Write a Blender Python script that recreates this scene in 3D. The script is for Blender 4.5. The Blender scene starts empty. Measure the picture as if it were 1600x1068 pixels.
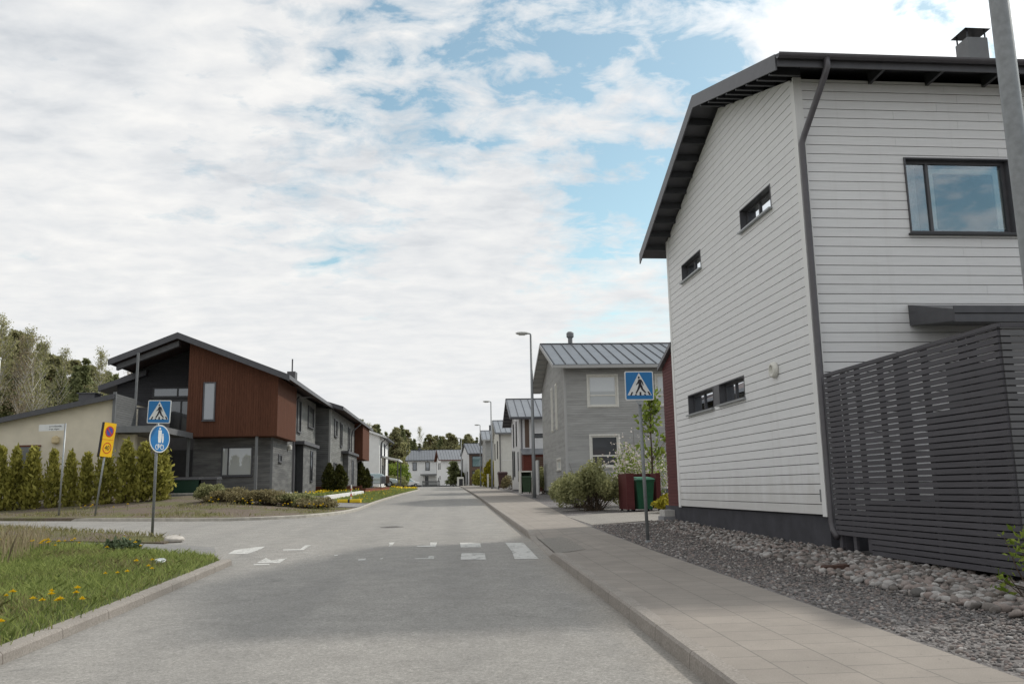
import bpy, bmesh, math, random
import numpy as np
from mathutils import Vector, Matrix
from mathutils.geometry import tessellate_polygon

S = bpy.context.scene
COL = S.collection
R = math.radians
random.seed(7)
rng = np.random.default_rng(11)

# ------------------------------------------------------------------ camera
F_PX, PITCH, ROLL, YAW, CAM_H = 1338.56, 0.16953, 0.018656, -0.096571, 1.35
cam_d = bpy.data.cameras.new('camera')
cam_d.sensor_width = 36
cam_d.lens = F_PX / 1600 * 36
cam_d.clip_start = 0.05
cam_d.clip_end = 6000
cam = bpy.data.objects.new('camera', cam_d)
COL.objects.link(cam)
cy, sy, cp, sp, cr, sr = math.cos(YAW), math.sin(YAW), math.cos(PITCH), math.sin(PITCH), math.cos(ROLL), math.sin(ROLL)
def lvl(v):          # level camera frame -> world (Y runs up the street)
    return Vector((v[0] * cy - v[1] * sy, v[0] * sy + v[1] * cy, v[2]))
fwd = lvl((0, cp, sp))
rt0, up0 = Vector((1, 0, 0)), Vector((0, -sp, cp))
right = lvl(cr * rt0 - sr * up0)
upv = lvl(sr * rt0 + cr * up0)
m = Matrix(((right.x, upv.x, -fwd.x, 0), (right.y, upv.y, -fwd.y, 0), (right.z, upv.z, -fwd.z, CAM_H), (0, 0, 0, 1)))
cam.matrix_world = m
S.camera = cam

# ------------------------------------------------------------------ light
SUN_AZ, SUN_EL = 62.0, 43.0          # azimuth measured from +Y (street) towards +X
sun_dir = Vector((math.sin(R(SUN_AZ)) * math.cos(R(SUN_EL)), math.cos(R(SUN_AZ)) * math.cos(R(SUN_EL)), math.sin(R(SUN_EL))))
sun_d = bpy.data.lights.new('sun', 'SUN')
sun_d.energy = 2.0
sun_d.angle = R(3.5)
sun_d.color = (1, 0.95, 0.87)
sun_o = bpy.data.objects.new('sun', sun_d)
COL.objects.link(sun_o)
sun_o.rotation_euler = (-sun_dir).to_track_quat('-Z', 'Y').to_euler()

W = bpy.data.worlds.new('World')
S.world = W
W.use_nodes = True
nt = W.node_tree
nt.nodes.clear()
def nn(t, **k):
    n = nt.nodes.new(t)
    for a, b in k.items():
        setattr(n, a, b)
    return n
def lk(a, b): nt.links.new(a, b)
def vmath(op, a, b=None):
    n = nn('ShaderNodeVectorMath', operation=op)
    for i, x in enumerate((a, b)):
        if x is None: continue
        if hasattr(x, 'links'): lk(x, n.inputs[i])
        else: n.inputs[i].default_value = x
    return n.outputs['Value'] if op in ('DOT_PRODUCT', 'LENGTH') else n.outputs['Vector']
def fmath(op, a, b=None, clamp=False):
    n = nn('ShaderNodeMath', operation=op, use_clamp=clamp)
    for i, x in enumerate((a, b)):
        if x is None: continue
        if hasattr(x, 'links'): lk(x, n.inputs[i])
        else: n.inputs[i].default_value = x
    return n.outputs[0]
def noise(vec, scale, detail=6, rough=.55, dist=0):
    n = nn('ShaderNodeTexNoise')
    lk(vec, n.inputs['Vector'])
    n.inputs['Scale'].default_value = scale
    n.inputs['Detail'].default_value = detail
    n.inputs['Roughness'].default_value = rough
    n.inputs['Distortion'].default_value = dist
    return n.outputs['Fac']
def ramp(fac, stops):
    n = nn('ShaderNodeValToRGB')
    lk(fac, n.inputs['Fac'])
    while len(n.color_ramp.elements) < len(stops): n.color_ramp.elements.new(.5)
    for e, (p, c) in zip(n.color_ramp.elements, stops):
        e.position = p
        e.color = (c, c, c, 1) if not isinstance(c, tuple) else (*c, 1)
    return n.outputs['Color']
def mix(fac, a, b, mode='MIX'):
    n = nn('ShaderNodeMix', data_type='RGBA', blend_type=mode)
    for s, x in zip((n.inputs[0], n.inputs[6], n.inputs[7]), (fac, a, b)):
        if hasattr(x, 'links'): lk(x, s)
        else: s.default_value = x if not isinstance(x, tuple) else (*x, 1)
    return n.outputs[2]
sky = nn('ShaderNodeTexSky', sky_type='NISHITA')
sky.sun_disc = False
sky.sun_elevation = R(SUN_EL)
sky.sun_rotation = R(SUN_AZ)
sky.air_density = 1.0
sky.dust_density = 0.6
sky.ozone_density = 1.5
tc = nn('ShaderNodeTexCoord')
d = tc.outputs['Generated']
sep = nn('ShaderNodeSeparateXYZ')
lk(d, sep.inputs[0])
zz = fmath('MAXIMUM', sep.outputs['Z'], 0.0)
inv = fmath('DIVIDE', 1.0, fmath('ADD', zz, 0.16))
sc_ = nn('ShaderNodeVectorMath', operation='SCALE')
lk(d, sc_.inputs[0]); lk(inv, sc_.inputs['Scale'])
flat = vmath('MULTIPLY', sc_.outputs[0], (1, 1, 0))
p1 = vmath('ADD', flat, (3.7, 1.9, 0.0))
big = noise(p1, 0.9, 4, .5, .3)
mid = noise(p1, 2.6, 10, .62, .4)
fine = noise(vmath('MULTIPLY', p1, (1.0, 1.2, 1)), 8.0, 8, .6, .35)
# the cloud deck is thicker away from the sun side and towards the horizon
side = vmath('DOT_PRODUCT', d, (0.55, 0.25, 0.30))
cov = fmath('ADD', fmath('ADD', fmath('MULTIPLY', big, 0.38), fmath('MULTIPLY', mid, 0.62)), fmath('ADD', fmath('MULTIPLY', fmath('MULTIPLY', fmath('SUBTRACT', fine, .5), ramp(zz, [(.05, .12), (.38, 1.0)])), 0.78), .37))
cov = fmath('SUBTRACT', cov, fmath('ADD', fmath('MULTIPLY', side, 0.38), 0.062))
hz = ramp(zz, [(0.0, 1.0), (0.32, 0.0)])
cov = fmath('ADD', cov, fmath('MULTIPLY', hz, 0.16))
# gaps of open sky and thick banks at fixed compass directions
def lobe(v, width, amount):
    global cov
    dp = vmath('DOT_PRODUCT', d, v)
    g_ = fmath('POWER', fmath('MAXIMUM', dp, 0.0), 1.0 / (width * width))
    cov = fmath('ADD', cov, fmath('MULTIPLY', g_, amount))
lobe((0.035, 0.900, 0.434), .085, -.12)
lobe((-0.078, 0.896, 0.437), .05, -.09)
lobe((0.189, 0.864, 0.466), .085, -.15)
lobe((0.238, 0.914, 0.330), .065, -.17)
lobe((0.169, 0.959, 0.228), .05, -.15)
lobe((0.281, 0.834, 0.475), .06, -.10)
lobe((-0.203, 0.911, 0.359), .05, -.10)
lobe((-0.082, 0.965, 0.251), .04, -.08)
lobe((0.54, -0.795, 0.27), .20, -.20)
lobe((-0.365, 0.843, 0.396), .22, .07)
lobe((0.08, 0.946, 0.316), .09, .12)
lobe((0.241, 0.881, 0.408), .05, .10)
lobe((0.442, 0.770, 0.459), .09, .16)
dens = ramp(cov, [(0.50, 0.0), (0.575, 0.55), (0.70, 1.0)])
tone = noise(vmath('ADD', p1, (0.06, 0.05, 0.3)), 3.1, 8, .55, .5)
tone2 = noise(vmath('ADD', p1, (5.0, 2.0, 0.0)), 1.2, 4, .5, .3)
tone3 = noise(vmath('ADD', vmath('MULTIPLY', p1, (1.0, 1.5, 1)), (0.02, 0.03, 0.0)), 8.0, 6, .55, .25)
tt = fmath('ADD', fmath('ADD', fmath('MULTIPLY', tone, .35), fmath('MULTIPLY', tone2, .25)), fmath('MULTIPLY', tone3, .40))
calm = ramp(zz, [(.05, .25), (.36, 1.0)])      # low in the sky the far deck blends to an even tone
tt = fmath('ADD', fmath('MULTIPLY', fmath('SUBTRACT', tt, .5), calm), fmath('ADD', .5, fmath('MULTIPLY', fmath('SUBTRACT', 1.0, calm), .03)))
cloud = ramp(tt, [(0.36, (5.75, 6.05, 6.4)), (0.47, (7.25, 7.4, 7.55)), (0.60, (8.65, 8.6, 8.45))])
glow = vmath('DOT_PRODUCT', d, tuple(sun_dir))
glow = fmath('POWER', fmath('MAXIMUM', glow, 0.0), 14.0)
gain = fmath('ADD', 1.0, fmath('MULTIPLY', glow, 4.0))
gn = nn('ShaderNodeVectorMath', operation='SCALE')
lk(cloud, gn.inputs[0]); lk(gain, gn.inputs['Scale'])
skyc = mix(1.0, sky.outputs[0], (1.62, 1.66, 1.30), 'MULTIPLY')
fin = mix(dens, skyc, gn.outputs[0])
bg = nn('ShaderNodeBackground')
bg.inputs['Strength'].default_value = 0.1
lk(fin, bg.inputs['Color'])
ow = nn('ShaderNodeOutputWorld')
lk(bg.outputs[0], ow.inputs[0])

S.view_settings.view_transform = 'Standard'
S.view_settings.look = 'None'
S.view_settings.gamma = 1
S.view_settings.exposure = 0.13
S.view_settings.use_curve_mapping = False

# ------------------------------------------------------------------ ground profile
def gz(y):
    if y < 0: return 0.02 * y
    return 3 * (1 - math.exp(-y / 150.0))

# ------------------------------------------------------------------ materials
class NT:
    def __init__(s, name):
        s.m = bpy.data.materials.new(name)
        s.m.use_nodes = True
        s.t = s.m.node_tree
        s.t.nodes.clear()
        s.out = s.n('ShaderNodeOutputMaterial')
        s.b = s.n('ShaderNodeBsdfPrincipled')
        s.l(s.b.outputs[0], s.out.inputs[0])
        s.tc = s.n('ShaderNodeTexCoord')
    def n(s, t, **k):
        x = s.t.nodes.new(t)
        for a, b in k.items(): setattr(x, a, b)
        return x
    def l(s, a, b): s.t.links.new(a, b)
    def put(s, sock, v):
        if hasattr(v, 'links'): s.l(v, sock)
        else: sock.default_value = (*v, 1) if isinstance(v, tuple) and len(v) == 3 and sock.type == 'RGBA' else v
    def coord(s, scale=(1, 1, 1), src='Object'):
        mp = s.n('ShaderNodeMapping')
        mp.inputs['Scale'].default_value = scale
        s.l(s.tc.outputs[src], mp.inputs[0])
        return mp.outputs[0]
    def noise(s, v, scale, detail=5, rough=.55, dist=0):
        x = s.n('ShaderNodeTexNoise')
        s.l(v, x.inputs['Vector'])
        x.inputs['Scale'].default_value = scale
        x.inputs['Detail'].default_value = detail
        x.inputs['Roughness'].default_value = rough
        x.inputs['Distortion'].default_value = dist
        return x.outputs['Fac']
    def ramp(s, f, stops):
        x = s.n('ShaderNodeValToRGB')
        s.l(f, x.inputs[0])
        while len(x.color_ramp.elements) < len(stops): x.color_ramp.elements.new(.5)
        for e, (p, c) in zip(x.color_ramp.elements, stops):
            e.position = p
            e.color = (c, c, c, 1) if not isinstance(c, tuple) else (*c, 1)
        return x.outputs[0]
    def mix(s, f, a, b, mode='MIX'):
        x = s.n('ShaderNodeMix', data_type='RGBA', blend_type=mode)
        s.put(x.inputs[0], f); s.put(x.inputs[6], a); s.put(x.inputs[7], b)
        return x.outputs[2]
    def math(s, op, a, b):
        x = s.n('ShaderNodeMath', operation=op)
        s.put(x.inputs[0], a); s.put(x.inputs[1], b)
        return x.outputs[0]
    def bump(s, h, strength=.3, dist=.01):
        x = s.n('ShaderNodeBump')
        x.inputs['Strength'].default_value = strength
        x.inputs['Distance'].default_value = dist
        s.l(h, x.inputs['Height'])
        s.l(x.outputs[0], s.b.inputs['Normal'])
    def fin(s, col, rough=.7, spec=.3, metal=0):
        s.put(s.b.inputs['Base Color'], col)
        s.put(s.b.inputs['Roughness'], rough)
        s.b.inputs['Specular IOR Level'].default_value = spec
        s.b.inputs['Metallic'].default_value = metal
        return s.m

def sc3(c, k): return tuple(min(1, x * k) for x in c)
def plain(name, col, rough=.6, var=.12, scale=4, spec=.3, metal=0, bump=0, bscale=60):
    t = NT(name)
    v = t.coord()
    f = t.noise(v, scale, 6)
    c = t.ramp(f, [(.3, sc3(col, 1 - var)), (.7, sc3(col, 1 + var))])
    if bump: t.bump(t.noise(v, bscale, 4), bump, .01)
    return t.fin(c, rough, spec, metal)
def wood(name, col, var=.1, rough=.65, vertical=False, weather=None, spec=.25, isl_=.86, splash=False):
    t = NT(name)
    v = t.coord((14, 14, 1.2) if vertical else (1.1, 1.1, 16))
    g = t.noise(v, 2.2, 8, .6, .6)
    c = t.ramp(g, [(.3, sc3(col, 1 - var)), (.7, sc3(col, 1 + var))])
    geo = t.n('ShaderNodeNewGeometry')
    isl = t.ramp(geo.outputs['Random Per Island'], [(0, sc3((1, 1, 1), isl_)), (1, (1, 1, 1))])
    c = t.mix(1.0, c, isl, 'MULTIPLY')
    if splash:                        # rain splash and dust low on the boards
        sx = t.n('ShaderNodeSeparateXYZ'); t.l(t.tc.outputs['Object'], sx.inputs[0])
        hgt_ = t.math('SUBTRACT', sx.outputs['Z'], t.math('MULTIPLY', t.noise(t.coord((2, 2, .6)), 1.6, 6, .65), 1.3))
        c = t.mix(t.ramp(hgt_, [(.0, .42), (.55, .0)]), c, (.47, .45, .41))
        run = t.ramp(t.noise(t.coord((5, 5, .25)), 1.3, 6, .6), [(.55, 0), (.75, .22)])
        c = t.mix(run, c, (.52, .51, .49))
    if weather:
        w = t.ramp(t.noise(t.coord((.5, .5, 3)), 1.5, 6, .6), [(.42, 0), (.68, 1)])
        c = t.mix(w, c, weather)
    fine = t.noise(v, 14, 4)
    t.bump(fine, .12, .01)
    return t.fin(c, rough, spec)
def leafm(name, c0, c1, trans=.3, rough=.6):
    t = NT(name)
    geo = t.n('ShaderNodeNewGeometry')
    f = t.noise(t.coord(), 1.4, 3)
    k = t.math('ADD', t.math('MULTIPLY', geo.outputs['Random Per Island'], .65), t.math('MULTIPLY', f, .5))
    c = t.ramp(k, [(.2, c0), (.85, c1)])
    t.fin(c, rough, .2)
    tr = t.n('ShaderNodeBsdfTranslucent')
    t.l(c, tr.inputs[0])
    mx = t.n('ShaderNodeMixShader')
    mx.inputs[0].default_value = trans
    t.l(t.b.outputs[0], mx.inputs[1]); t.l(tr.outputs[0], mx.inputs[2])
    t.l(mx.outputs[0], t.out.inputs[0])
    return t.m
def glassm(name, refl=.3, tint=(.02, .023, .028), through=True):
    t = NT(name)
    gl = t.n('ShaderNodeBsdfGlossy')
    gl.inputs['Color'].default_value = (.85, .9, .95, 1)
    gl.inputs['Roughness'].default_value = .015
    t.bump(t.noise(t.coord(), .9, 2), .02, .05)
    lw = t.n('ShaderNodeLayerWeight')
    lw.inputs['Blend'].default_value = .35
    f = t.math('MAXIMUM', lw.outputs['Fresnel'], refl)
    mx = t.n('ShaderNodeMixShader')
    t.l(f, mx.inputs[0])
    if through:
        tr = t.n('ShaderNodeBsdfTransparent')
        tr.inputs[0].default_value = (.86, .9, .9, 1)
        t.l(tr.outputs[0], mx.inputs[1])
    else:
        t.fin(tint, .3, .3)
        t.l(t.b.outputs[0], mx.inputs[1])
    t.l(gl.outputs[0], mx.inputs[2])
    t.l(mx.outputs[0], t.out.inputs[0])
    return t.m

M = {}
def asphalt(name, base, seed=0.0, worn=.5):
    t = NT(name)
    v = t.coord(src='Object')
    fine = t.noise(v, 38, 5, .9)
    fine2 = t.noise(v, 130, 2, .7)
    med = t.noise(v, 3.0, 6, .6)
    big = t.noise(t.coord((1, .35, 1)), .55, 5, .6, .8)
    c = t.ramp(fine, [(.33, sc3(base, .42)), (.5, base), (.64, sc3(base, 1.75))])
    c = t.mix(.4, c, t.ramp(fine2, [(.35, sc3(base, .6)), (.65, sc3(base, 1.5))]))
    c = t.mix(1, c, t.ramp(t.noise(v, 16, 2, .6), [(.34, .93), (.66, 1.07)]), 'MULTIPLY')
    c = t.mix(.8, c, t.ramp(med, [(.3, .84), (.7, 1.12)]), 'MULTIPLY')
    c = t.mix(.9, c, t.ramp(big, [(.3, (.92, .92, .92)), (.7, (1.07, 1.06, 1.04))]), 'MULTIPLY')
    # sand and grit washed against the right kerb, wheel-polished tracks
    sx = t.n('ShaderNodeSeparateXYZ'); t.l(v, sx.inputs[0])
    off = t.math('SUBTRACT', t.math('SUBTRACT', sx.outputs['X'], t.math('MULTIPLY', sx.outputs['Y'], .0225)), 1.62)
    wob = t.math('ADD', off, t.math('MULTIPLY', t.math('SUBTRACT', t.noise(v, 1.1, 6, .65), .5), .9))
    sand = t.ramp(t.math('ADD', wob, 1.0), [(.52, 0), (.95, .55), (1.0, .6)])
    c = t.mix(sand, c, t.mix(1, t.ramp(fine, [(.35, .55), (.65, 1.35)]), (.30, .272, .235), 'MULTIPLY'))
    sg = t.math('SINE', t.math('ADD', t.math('MULTIPLY', off, 3.5), .6), 0)
    c = t.mix(t.ramp(t.math('ADD', t.math('MULTIPLY', sg, .5), t.math('MULTIPLY', t.noise(v, .6, 4), .6)), [(.45, 0), (.85, .16)]), c, (.13, .128, .125))
    ow_ = t.ramp(t.noise(v, 1.9, 3, .4), [(.70, 0), (.76, .35)])
    c = t.mix(ow_, c, (.12, .118, .115))
    # thin cracks
    vo = t.n('ShaderNodeTexVoronoi', feature='DISTANCE_TO_EDGE')
    vo.inputs['Scale'].default_value = .33
    dv = t.n('ShaderNodeVectorMath', operation='ADD')
    nz = t.n('ShaderNodeTexNoise'); nz.inputs['Scale'].default_value = 1.3; nz.inputs['Detail'].default_value = 6
    t.l(v, nz.inputs['Vector']); t.l(v, dv.inputs[0]); t.l(nz.outputs['Color'], dv.inputs[1])
    t.l(dv.outputs[0], vo.inputs['Vector'])
    cr_ = t.ramp(vo.outputs['Distance'], [(.0, .66), (.007, 1)])
    cm = t.ramp(t.noise(v, .35, 2), [(.54, 0), (.62, .8)])
    c = t.mix(cm, c, t.mix(1, c, cr_, 'MULTIPLY'))
    t.bump(fine, .35, .006)
    return t.fin(c, .85, .25)
M['asphalt'] = asphalt('asphalt', (.258, .248, .231))
M['asphalt_patch'] = asphalt('asphalt_patch', (.13, .127, .12))
M['asphalt_path'] = asphalt('asphalt_path', (.215, .21, .203))
M['paint'] = None
def paintm(name, lo, hi):
    t = NT(name)
    v = t.coord()
    w1 = t.math('ADD', t.math('MULTIPLY', t.noise(v, 5, 8, .75, .5), .75), t.math('MULTIPLY', t.noise(v, 45, 3, .8), .25))
    k = t.ramp(w1, [(lo, 0), (hi, 1)])
    c = t.mix(1, t.ramp(t.noise(v, 38, 5, .9), [(.33, .75), (.64, 1.25)]), (.50, .495, .47), 'MULTIPLY')
    t.bump(t.noise(v, 38, 5, .9), .3, .006)
    t.fin(c, .8, .25)
    tr = t.n('ShaderNodeBsdfTransparent')
    mx = t.n('ShaderNodeMixShader')
    t.l(k, mx.inputs[0]); t.l(tr.outputs[0], mx.inputs[1]); t.l(t.b.outputs[0], mx.inputs[2])
    t.l(mx.outputs[0], t.out.inputs[0])
    return t.m
M['paint'] = paintm('worn_road_paint', .40, .46)
M['paint_ghost'] = paintm('almost_worn_off_road_paint', .53, .66)
t = NT('pavement_slabs')
v = t.coord()
br = t.n('ShaderNodeTexBrick')
br.offset = .5; br.squash = 1
rotm = t.n('ShaderNodeMapping'); rotm.inputs['Rotation'].default_value = (0, 0, R(90 + 0.6))
t.l(t.tc.outputs['Object'], rotm.inputs[0]); t.l(rotm.outputs[0], br.inputs['Vector'])
br.inputs['Color1'].default_value = (.255, .230, .203, 1)
br.inputs['Color2'].default_value = (.28, .252, .222, 1)
br.inputs['Mortar'].default_value = (.185, .17, .152, 1)
br.inputs['Scale'].default_value = 1
br.inputs['Brick Width'].default_value = .35
br.inputs['Row Height'].default_value = .42
br.inputs['Mortar Size'].default_value = .006
br.inputs['Mortar Smooth'].default_value = .2
c = t.mix(.75, br.outputs['Color'], t.ramp(t.noise(v, 2.2, 7, .6), [(.3, (.86, .86, .86)), (.7, (1.12, 1.11, 1.10))]), 'MULTIPLY')
c = t.mix(.6, c, t.ramp(t.noise(v, 120, 3, .8), [(.3, .75), (.7, 1.25)]), 'MULTIPLY')
c = t.mix(t.ramp(t.noise(v, 26, 3, .5), [(.70, 0), (.74, .7)]), c, (.10, .09, .085))
hh = t.math('MULTIPLY', br.outputs['Fac'], -1.0)
t.bump(hh, .5, .006)
M['slabs'] = t.fin(c, .85, .25)
t = NT('kerb_granite')
v = t.coord()
c = t.ramp(t.noise(v, 60, 4, .75), [(.3, (.195, .172, .150)), (.5, (.275, .25, .222)), (.7, (.37, .34, .31))])
c = t.mix(.8, c, t.ramp(t.noise(v, 1.7, 5), [(.3, .82), (.7, 1.15)]), 'MULTIPLY')
jb = t.n('ShaderNodeTexBrick'); jb.offset = 0
rotm = t.n('ShaderNodeMapping'); rotm.inputs['Rotation'].default_value = (0, 0, R(90))
t.l(t.tc.outputs['Object'], rotm.inputs[0]); t.l(rotm.outputs[0], jb.inputs['Vector'])
jb.inputs['Brick Width'].default_value = 1.0; jb.inputs['Row Height'].default_value = 500; jb.inputs['Mortar Size'].default_value = .007; jb.inputs['Scale'].default_value = 1
c = t.mix(t.math('MULTIPLY', jb.outputs['Fac'], .85), c, (.12, .10, .085))
t.bump(t.noise(v, 60, 4, .7), .3, .008)
M['kerb'] = t.fin(c, .85, .25)
M['kerb_pale'] = plain('kerb_concrete', (.40, .375, .33), .85, .2, 6, .2, 0, .3, 60)
t = NT('gravel_bed')
v = t.coord()
vo = t.n('ShaderNodeTexVoronoi'); vo.inputs['Scale'].default_value = 55
t.l(v, vo.inputs['Vector'])
c = t.ramp(vo.outputs['Color'], [(.1, (.085, .08, .08)), (.5, (.155, .145, .14)), (.9, (.27, .25, .24))])
c = t.mix(.8, c, t.ramp(t.noise(v, 1.6, 6, .6), [(.3, .75), (.7, 1.2)]), 'MULTIPLY')
t.bump(vo.outputs['Distance'], .8, .012)
M['gravel'] = t.fin(c, .9, .2)
t = NT('bare_soil')
v = t.coord()
c = t.ramp(t.noise(v, 30, 6, .75), [(.3, (.07, .052, .038)), (.5, (.15, .12, .095)), (.7, (.24, .205, .17))])
c = t.mix(t.ramp(t.noise(v, .8, 5, .6), [(.45, 0), (.62, 1)]), c, t.ramp(t.noise(v, 40, 5, .7), [(.3, (.07, .08, .03)), (.7, (.19, .18, .085))]))
t.bump(t.noise(v, 45, 5, .7), .6, .03)
M['soil'] = t.fin(c, .95, .15)
t = NT('lawn_earth')
v = t.coord()
c = t.ramp(t.noise(v, 22, 6, .7), [(.3, (.045, .06, .02)), (.55, (.10, .12, .04)), (.75, (.17, .16, .08))])
t.bump(t.noise(v, 40, 5, .7), .6, .03)
M['lawn'] = t.fin(c, .95, .15)
t = NT('field')
v = t.coord()
c = t.ramp(t.noise(v, .12, 6, .6), [(.3, (.05, .06, .025)), (.7, (.13, .12, .06))])
M['field'] = t.fin(c, .95, .15)

M['white_board'] = wood('white_boards', (.72, .722, .725), .05, .55, isl_=.965, splash=True)
M['white_trim'] = wood('white_trim', (.76, .76, .75), .04, .5, True)
M['gray_board'] = wood('grey_boards', (.375, .375, .362), .10, .75, False, (.42, .42, .41), isl_=.80)
M['gray_trim'] = wood('grey_trim', (.42, .42, .41), .06, .6, True)
M['terrace_board'] = wood('grey_terrace_boards', (.19, .19, .18), .16, .75, False, (.25, .25, .24))
M['shaded_board'] = wood('shade_tinted_recess_boards', (.055, .055, .06), .16, .75)  # balcony recess shade put into the colour, darker than the other dark boards
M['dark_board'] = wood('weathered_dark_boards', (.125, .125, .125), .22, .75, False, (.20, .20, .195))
M['dark_trim'] = plain('dark_grey_trim', (.10, .10, .105), .55, .1, 5)
M['mid_trim'] = plain('mid_grey_trim', (.165, .17, .175), .5, .08, 5)
M['rust_board'] = wood('rust_red_boards', (.118, .052, .033), .22, .75, True, spec=.08)
M['red_board'] = wood('deep_red_boards', (.10, .027, .028), .15, .6)
M['cream'] = plain('cream_render', (.68, .62, .50), .85, .06, 2.5, .2, 0, .15, 90)
M['cream_pale'] = plain('pale_cream_render', (.62, .61, .56), .85, .06, 2.5, .2, 0, .15, 90)
M['white_render'] = plain('white_render', (.80, .80, .79), .85, .05, 2, .2, 0, .15, 90)
M['plinth'] = plain('dark_grey_plinth', (.060, .060, .068), .85, .18, 3, .2, 0, .3, 80)
M['plinth_mid'] = plain('grey_plinth', (.12, .125, .135), .85, .15, 3, .2, 0, .3, 80)
M['concrete'] = plain('pale_concrete', (.42, .41, .39), .85, .2, 6, .2, 0, .3, 50)
M['concrete_dark'] = plain('grey_concrete', (.24, .24, .25), .85, .2, 6, .2, 0, .3, 50)
M['black_metal'] = plain('black_sheet_metal', (.035, .036, .04), .4, .15, 6, .4)
M['dark_metal'] = plain('dark_grey_sheet_metal', (.075, .075, .083), .42, .12, 6, .4)
M['dark_pipe'] = plain('dark_grey_rain_pipe', (.085, .08, .088), .35, .1, 8, .5)
M['roof_gray'] = plain('grey_seam_roof', (.15, .16, .175), .42, .10, 1.3, .45, .2)
M['roof_light'] = plain('pale_grey_seam_roof', (.21, .22, .235), .4, .10, 1.3, .5, .25)
M['iron'] = plain('worn_cast_iron', (.15, .14, .13), .7, .2, 30, .3)
M['seam_dark'] = plain('dark_roof_seam', (.05, .053, .06), .5)
M['core_dark'] = plain('dark_wall_backing', (.02, .02, .022), .9)
M['roof_dark'] = plain('charcoal_roof', (.06, .062, .068), .55, .18, 1.5, .4)
M['roof_brown'] = plain('brown_tile_roof', (.085, .06, .055), .7, .25, 12, .3, 0, .5, 14)
M['galv'] = plain('galvanised_steel', (.30, .315, .32), .42, .14, 22, .5, .55)
M['galv_dark'] = plain('dull_galvanised_steel', (.21, .22, .225), .5, .14, 22, .4, .4)
M['fence'] = wood('charcoal_fence_paint', (.080, .077, .086), .14, .55)
M['fence_light'] = wood('greyer_fence_paint', (.135, .135, .14), .14, .6)  # lighter grey used on the return panel alone
M['fence_gray'] = wood('weathered_fence_boards', (.135, .138, .138), .15, .7)
M['glass'] = glassm('window_glass', .24)
M['glass_dim'] = glassm('dim_window_glass', .10)
M['glass_op'] = glassm('dark_window_glass', .16, (.018, .02, .024), False)
M['glass_pale'] = glassm('window_glass_over_pale_blind', .12, (.50, .52, .52), False)
M['glass_grey'] = glassm('dusky_window_glass', .10, (.07, .075, .08), False)
M['glass_teal'] = glassm('teal_window_glass', .2, (.10, .19, .19), False)
M['glass_mid'] = glassm('window_glass_over_grey_blind', .14, (.22, .23, .24), False)
M['blind'] = plain('pale_curtain_cloth', (.52, .58, .62), .9, .2, 30)
M['white_plastic'] = plain('white_plastic', (.66, .65, .60), .5, .08, 10)
M['brown_panel'] = wood('brown_panel', (.13, .09, .068), .12, .6, True)
M['brick_red'] = plain('dark_red_brick', (.11, .032, .024), .8, .25, 14, .2, 0, .3, 40)
M['brick_orange'] = plain('orange_brick', (.26, .10, .06), .8, .25, 10, .2, 0, .4, 40)
M['brown_timber'] = wood('brown_timber', (.14, .055, .035), .2, .7)
M['bin_green'] = plain('green_bin_plastic', (.012, .085, .045), .45, .15, 8, .4)
M['bin_olive'] = plain('olive_bin_plastic', (.03, .062, .03), .5, .15, 8, .4)
M['bin_black'] = plain('black_bin_plastic', (.03, .03, .033), .5, .15, 8, .4)
M['bin_brown'] = plain('brown_bin_plastic', (.05, .022, .022), .5, .15, 8, .4)
M['bin_gray'] = plain('grey_bin_plastic', (.17, .18, .20), .5, .1, 8, .4)
M['rubber'] = plain('black_rubber', (.02, .02, .02), .8, .1, 8, .2)
M['sign_blue'] = plain('sign_blue', (.008, .155, .40), .4, .05, 6, .4)
M['sign_white'] = plain('sign_white', (.66, .67, .66), .4, .05, 6, .4)
M['sign_black'] = plain('sign_black', (.022, .02, .026), .45, .1, 6, .3)
M['sign_yellow'] = plain('sign_yellow', (.78, .46, .012), .4, .06, 6, .4)
M['sign_red'] = plain('sign_red', (.50, .045, .02), .4, .06, 6, .4)
M['sign_purple'] = plain('sign_blue_disc', (.07, .07, .30), .4, .06, 6, .4)
M['yellow_paint'] = plain('yellow_paint', (.72, .52, .03), .6, .15, 9)
M['car_paint'] = plain('silver_green_car_paint', (.50, .56, .57), .25, .05, 4, .6, .2)
M['car_white'] = plain('white_car_paint', (.72, .73, .73), .25, .05, 4, .6, .1)
M['lamp_head'] = plain('lamp_head_grey', (.42, .42, .40), .45, .08, 8, .4)
M['pole_white'] = plain('white_pole_paint', (.72, .73, .71), .4, .06, 8, .4)
M['litter'] = plain('white_litter', (.70, .74, .74), .5, .15, 12)
t = NT('river_stones')
geo = t.n('ShaderNodeNewGeometry')
c = t.ramp(geo.outputs['Random Per Island'], [(0, (.10, .095, .09)), (.3, (.19, .17, .155)), (.55, (.27, .22, .20)), (.8, (.29, .28, .27)), (1, (.42, .40, .38))])
c = t.mix(.7, c, t.ramp(t.noise(t.coord(), 50, 4, .7), [(.3, .75), (.7, 1.2)]), 'MULTIPLY')
M['stones'] = t.fin(c, .85, .25)
t = NT('gravel_pebbles')
geo = t.n('ShaderNodeNewGeometry')
c = t.ramp(geo.outputs['Random Per Island'], [(0, (.08, .078, .078)), (.45, (.15, .14, .135)), (.75, (.22, .18, .165)), (1, (.34, .32, .30))])
M['pebbles'] = t.fin(c, .9, .2)
M['rock'] = plain('pale_rock', (.44, .41, .37), .85, .25, 9, .2, 0, .5, 30)
M['grass_blade'] = leafm('grass_blades', (.13, .178, .042), (.37, .42, .14), .5)
M['grass_dull'] = leafm('dull_grass_blades', (.13, .14, .045), (.33, .29, .14), .4)
M['straw'] = leafm('dry_straw', (.24, .19, .11), (.46, .39, .25), .3)
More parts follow.
